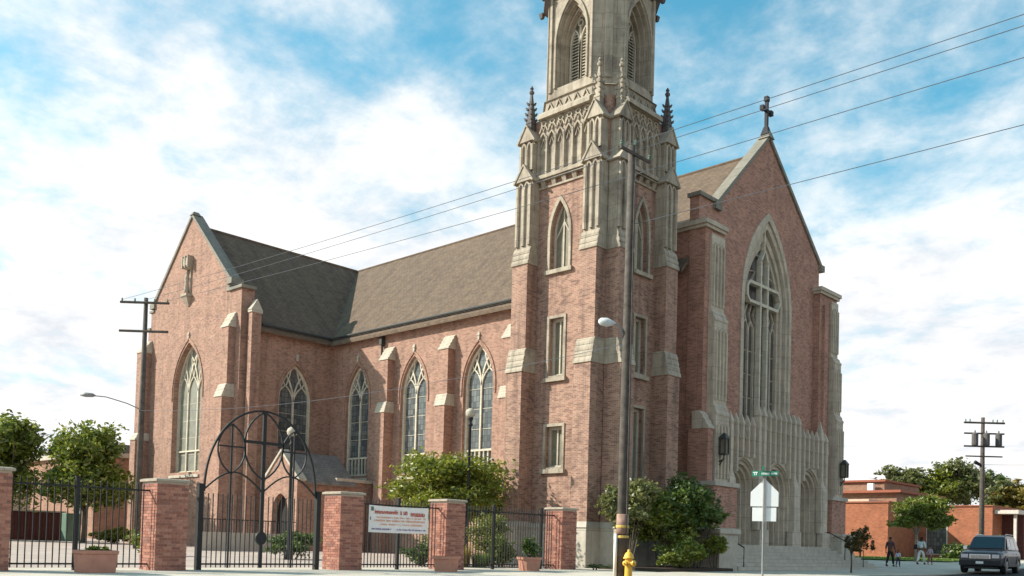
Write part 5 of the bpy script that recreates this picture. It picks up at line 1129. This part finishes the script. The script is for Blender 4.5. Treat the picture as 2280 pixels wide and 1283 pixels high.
def person(x, y, h, face, label, sk, shirt, trousers, shoes, stride=.22, arms=(.1, -.12), bag=None, longhair=False, bend=0.0):
    """walks along +y of its own frame; face: turn about z (plan)"""
    z0 = zg(y); t = thing('person', (x, y, z0), label, 'person'); s = h/1.72; ca, sa = math.cos(face), math.sin(face)
    def T(p):
        px_, py_, pz_ = p
        if pz_ > 1.0: py_ += bend*(pz_-1.0)
        return ((px_*ca-py_*sa)*s, (px_*sa+py_*ca)*s, pz_*s)
    def rr(v): return [(T(p), r*s) for p, r in v]
    f, k_ = stride, stride
    V = [((0, 0, .95), .115), ((0, .0, 1.12), .105), ((0, .01, 1.30), .125), ((0, .0, 1.43), .085), ((0, .01, 1.50), .052), ((0, .03, 1.58), .075), ((0, .03, 1.65), .082), ((0, .02, 1.70), .05), ((0, .12, 1.60), .018)]
    E = [(0, 1), (1, 2), (2, 3), (3, 4), (4, 5), (5, 6), (6, 7), (5, 8)]
    for sd, st, ar in ((-1, f, arms[0]), (1, -f*.9, arms[1])):
        o = len(V)
        V += [((sd*.09, 0, .88), .085), ((sd*.1, st*.55+.04, .48), .058), ((sd*.1, st-.06*(st < 0), .09+.05*(st < 0)), .038), ((sd*.11, st+.13, .035), .032)]
        E += [(0, o), (o, o+1), (o+1, o+2), (o+2, o+3)]
        o = len(V); V += [((sd*.17, 0, 1.40), .06), ((sd*.225, ar*.4, 1.13), .043), ((sd*.235, ar+.05, .90), .028), ((sd*.235, ar+.07, .83), .03)]
        E += [(3, o), (o, o+1), (o+1, o+2), (o+2, o+3)]
        for q in range(4): V += [((sd*(.235-.012*q+.018), ar+.05+.02*q, .79), .009), ((sd*(.232-.012*q+.018), ar+.065+.02*q, .735+.008*abs(q-1)), .007)]; E += [(o+3, len(V)-2), (len(V)-2, len(V)-1)]
        V += [((sd*.215, ar+.11, .80), .01), ((sd*.21, ar+.125, .77), .008)]; E += [(o+3, len(V)-2), (len(V)-2, len(V)-1)]
    skin('body', rr(V), E, sk, t)
    V = [((0, 0, .98), .15), ((0, 0, 1.12), .135), ((0, .01, 1.3), .15), ((0, 0, 1.42), .10)]; E = [(0, 1), (1, 2), (2, 3)]
    for sd, ar in ((-1, arms[0]), (1, arms[1])):
        o = len(V); V += [((sd*.17, 0, 1.39), .08), ((sd*.225, ar*.4, 1.14), .062), ((sd*.232, ar*.75, 1.02), .05)]; E += [(3, o), (o, o+1), (o+1, o+2)]
    skin('shirt', rr(V), E, shirt, t)
    V = [((0, 0, .97), .14), ((0, 0, .9), .12)]; E = [(0, 1)]
    for sd, st in ((-1, f), (1, -f*.9)):
        o = len(V); V += [((sd*.09, 0, .84), .105), ((sd*.1, st*.55+.04, .48), .082), ((sd*.1, st-.06*(st < 0), .12+.05*(st < 0)), .062)]; E += [(1, o), (o, o+1), (o+1, o+2)]
    skin('trousers', rr(V), E, trousers, t)
    for sd, st in ((-1, f), (1, -f*.9)):
        skin('shoe', rr([((sd*.1, st-.07-.06*(st < 0), .05+.05*(st < 0)), .045), ((sd*.105, st+.05, .045), .045), ((sd*.11, st+.14, .04), .036)]), [(0, 1), (1, 2)], shoes, t)
    V = [((0, .0, 1.6), .085), ((0, .005, 1.67), .095), ((0, .01, 1.72), .06)]; E = [(0, 1), (1, 2)]
    if longhair: V.append(((0, -.05, 1.48), .07)); E.append((0, 3))
    skin('hair', rr(V), E, 'hair', t)
    return t
person(-1.4, 27.6, 1.70, .1, 'adult in a dark maroon top and black trousers walking away, beside a small child', 'skin_a', 'maroon', 'black', 'black', .2, (.12, -.1))
person(-1.85, 27.6, .95, .1, 'small child in a pale blue shirt and navy trousers walking beside the adult in maroon', 'skin_a', 'paleblue', 'navy', 'navy', .16, (.08, -.1))
person(-1.55, 32.0, 1.68, .15, 'adult in a pale mint shirt and white trousers walking away with a black shoulder bag', 'skin_a', 'mint', 'offwhite', 'black', .24, (.16, -.05), longhair=True, bend=.12)
person(-2.05, 32.1, 1.12, .15, 'child in a mauve top and rust trousers close beside the adult in white', 'skin_b', 'mauve', 'rust', 'rust', .15, (.1, -.1))
b = MB(); bx_, by_ = -1.27, 31.9; z0 = zg(32)
b.taper((bx_-.09, bx_+.09, by_-.17, by_+.17), z0+.92, (bx_-.06, bx_+.06, by_-.13, by_+.13), z0+1.22); o = b.build('shoulder_bag', 'black', org=(bx_, by_, z0+.92), bevel=.03); tag(o, 'black bag hanging at the hip of the adult in white', 'bag')
# ------------------------------------------------------------------ parked car
CX_, CY_ = -7.66, 24.4; CZ = zg(CY_)-roadoff(CY_)
CR = thing('parked_car', (CX_, CY_, CZ), 'dark grey boxy off-road car facing the camera on the road', 'car')
ca_, sa_ = math.cos(-.09), math.sin(-.09)
def cm(u, n, z): return (CX_+1.03*(u*ca_-n*sa_), CY_+1.03*(u*sa_+n*ca_), CZ+z*1.04)       # u across, n back along the car
def loft(b, secs):                                    # sections: n, list of (u,z) for the half outline, mirrored
    rings = []
    for n, half in secs: rings.append([cm(u, n, z) for u, z in half]+[cm(-u, n, z) for u, z in half[::-1]])
    k = len(rings[0]); vs = [p for r_ in rings for p in r_]; fs = []
    for i in range(len(rings)-1):
        for j in range(k): fs.append((i*k+j, i*k+(j+1) % k, (i+1)*k+(j+1) % k, (i+1)*k+j))
    fs += [tuple(range(k)), tuple(range((len(rings)-1)*k, len(rings)*k))[::-1]]; b.add(vs, fs)
def half(w, z0, zb, z1, w1): return [(w-.12, z0), (w-.02, z0+.1), (w, zb-.15), (w-.02, zb), (w1, z1-.03), (w1-.12, z1)]
b = MB(); loft(b, [(-2.3, half(.82, .42, .8, .9, .70)), (-2.22, half(.9, .36, .86, .99, .80)), (-1.9, half(.95, .32, .92, 1.06, .84)), (-1.0, half(.97, .30, .98, 1.12, .86)), (1.9, half(.97, .30, 1.0, 1.13, .88)), (2.25, half(.93, .34, .98, 1.1, .84)), (2.34, half(.84, .42, .9, 1.02, .76))])
body = b.build('body', 'car_paint', CR, smooth=False, bevel=.025)
b = MB(); loft(b, [(-.98, [(.80, 1.08), (.82, 1.1), (.80, 1.14), (.78, 1.16)]), (-.36, [(.84, 1.08), (.85, 1.12), (.70, 1.70), (.62, 1.75)]), (.0, [(.85, 1.08), (.86, 1.12), (.70, 1.78), (.6, 1.83)]), (1.9, [(.85, 1.08), (.86, 1.12), (.69, 1.76), (.6, 1.81)]), (2.28, [(.82, 1.06), (.83, 1.1), (.7, 1.6), (.6, 1.66)])])
b.build('cabin', 'car_paint', CR)
b = MB(); p = [(-.72, -.955, 1.17), (.72, -.955, 1.17), (.62, -.40, 1.69), (-.62, -.40, 1.69)]
b.hexa([cm(u, n-.012, z+.012) for u, n, z in p]+[cm(u, n-.03, z+.03) for u, n, z in p]); b.build('windscreen', 'car_glass', CR)
for sd in (-1, 1):
    for n0, n1, t0, t1 in ((-.62, .35, -.2, .35), (.42, 1.25, .42, 1.25), (1.32, 2.05, 1.32, 1.9)):
        b = MB(); p = [(sd*.862, n0, 1.16), (sd*.862, n1, 1.16), (sd*.725, t1, 1.68), (sd*.725, t0, 1.68)]
        b.hexa([cm(u, n, z) for u, n, z in p]+[cm(u+sd*.012, n, z+.003) for u, n, z in p]); b.build('side_window', 'car_glass', CR)
    b = MB(); b.box(sd*.99-.09, sd*.99+.09, -.72, -.6, 1.12, 1.3, cm); b.build('wing_mirror', 'chrome', CR, bevel=.02)
    b = MB(); b.box(sd*.66-.16, sd*.66+.16, -2.31, -2.26, .72, .9, cm); b.build('headlight', 'headlight', CR, bevel=.015)
    b = MB(); b.box(sd*.62-.1, sd*.62+.1, -2.35, -2.3, .44, .53, cm); b.build('fog_light', 'headlight', CR)
    b = MB(); b.tube([cm(sd*.66, -.1, 1.86), cm(sd*.66, .2, 1.88), cm(sd*.66, 1.7, 1.87), cm(sd*.66, 1.9, 1.83)], .02, 6); b.build('roof_rail', 'chrome', CR)
    b = MB(); b.box(sd*.965-.02, sd*.965+.02, -1.1, 1.1, .34, .46, cm); b.build('sill_trim', 'black_plastic', CR)
    for n in (.2, 1.0): b = MB(); b.box(sd*.985-.012, sd*.985+.012, n, n+.18, .93, .97, cm); b.build('door_handle', 'chrome', CR)
    for nw in (-1.42, 1.45):
        b = MB(); b.tube([cm(sd*.97, nw, .37), cm(sd*.73, nw, .37)], .37, 20); w_ = b.build('wheel', 'rubber', CR, bevel=.03)
        b = MB(); b.tube([cm(sd*.985, nw, .37), cm(sd*.95, nw, .37)], .25, 16)
        for q in range(5): a = q*1.2566; b.add([cm(sd*.99, nw+.04*math.cos(a+1.57), .37+.04*math.sin(a+1.57)), cm(sd*.99, nw-.04*math.cos(a+1.57), .37-.04*math.sin(a+1.57)), cm(sd*.995, nw+.22*math.cos(a), .37+.22*math.sin(a))], [(0, 1, 2)])
        b.build('rim', 'chrome', w_)
        b = MB(); b.ribbon([(nw+.45*math.cos(a), .37+.45*math.sin(a)) for a in np.linspace(0, math.pi, 13)], .09, .93*sd, .99*sd, lambda u, n, z: cm(n, u, z)); b.build('wheel_arch', 'car_paint', CR)
b = MB(); b.box(-.46, .46, -2.335, -2.28, .68, .9, cm); b.build('grille_frame', 'chrome', CR, bevel=.02)
b = MB(); b.box(-.4, .4, -2.345, -2.338, .715, .865, cm); b.build('grille', 'black_plastic', CR)
for z in (.74, .785, .83): b = MB(); b.box(-.39, .39, -2.356, -2.347, z, z+.02, cm); b.build('grille_bar', 'chrome', CR)
b = MB(); b.box(-.9, .9, -2.36, -2.15, .36, .62, cm); b.build('bumper', 'black_plastic', CR, bevel=.04)
b = MB(); b.box(-.16, .16, -2.372, -2.362, .46, .57, cm); b.build('licence_plate', 'white_paint', CR)
b = MB(); b.box(-.7, .7, -2.2, 2.2, .22, .34, cm); b.build('underbody', 'black_plastic', CR)
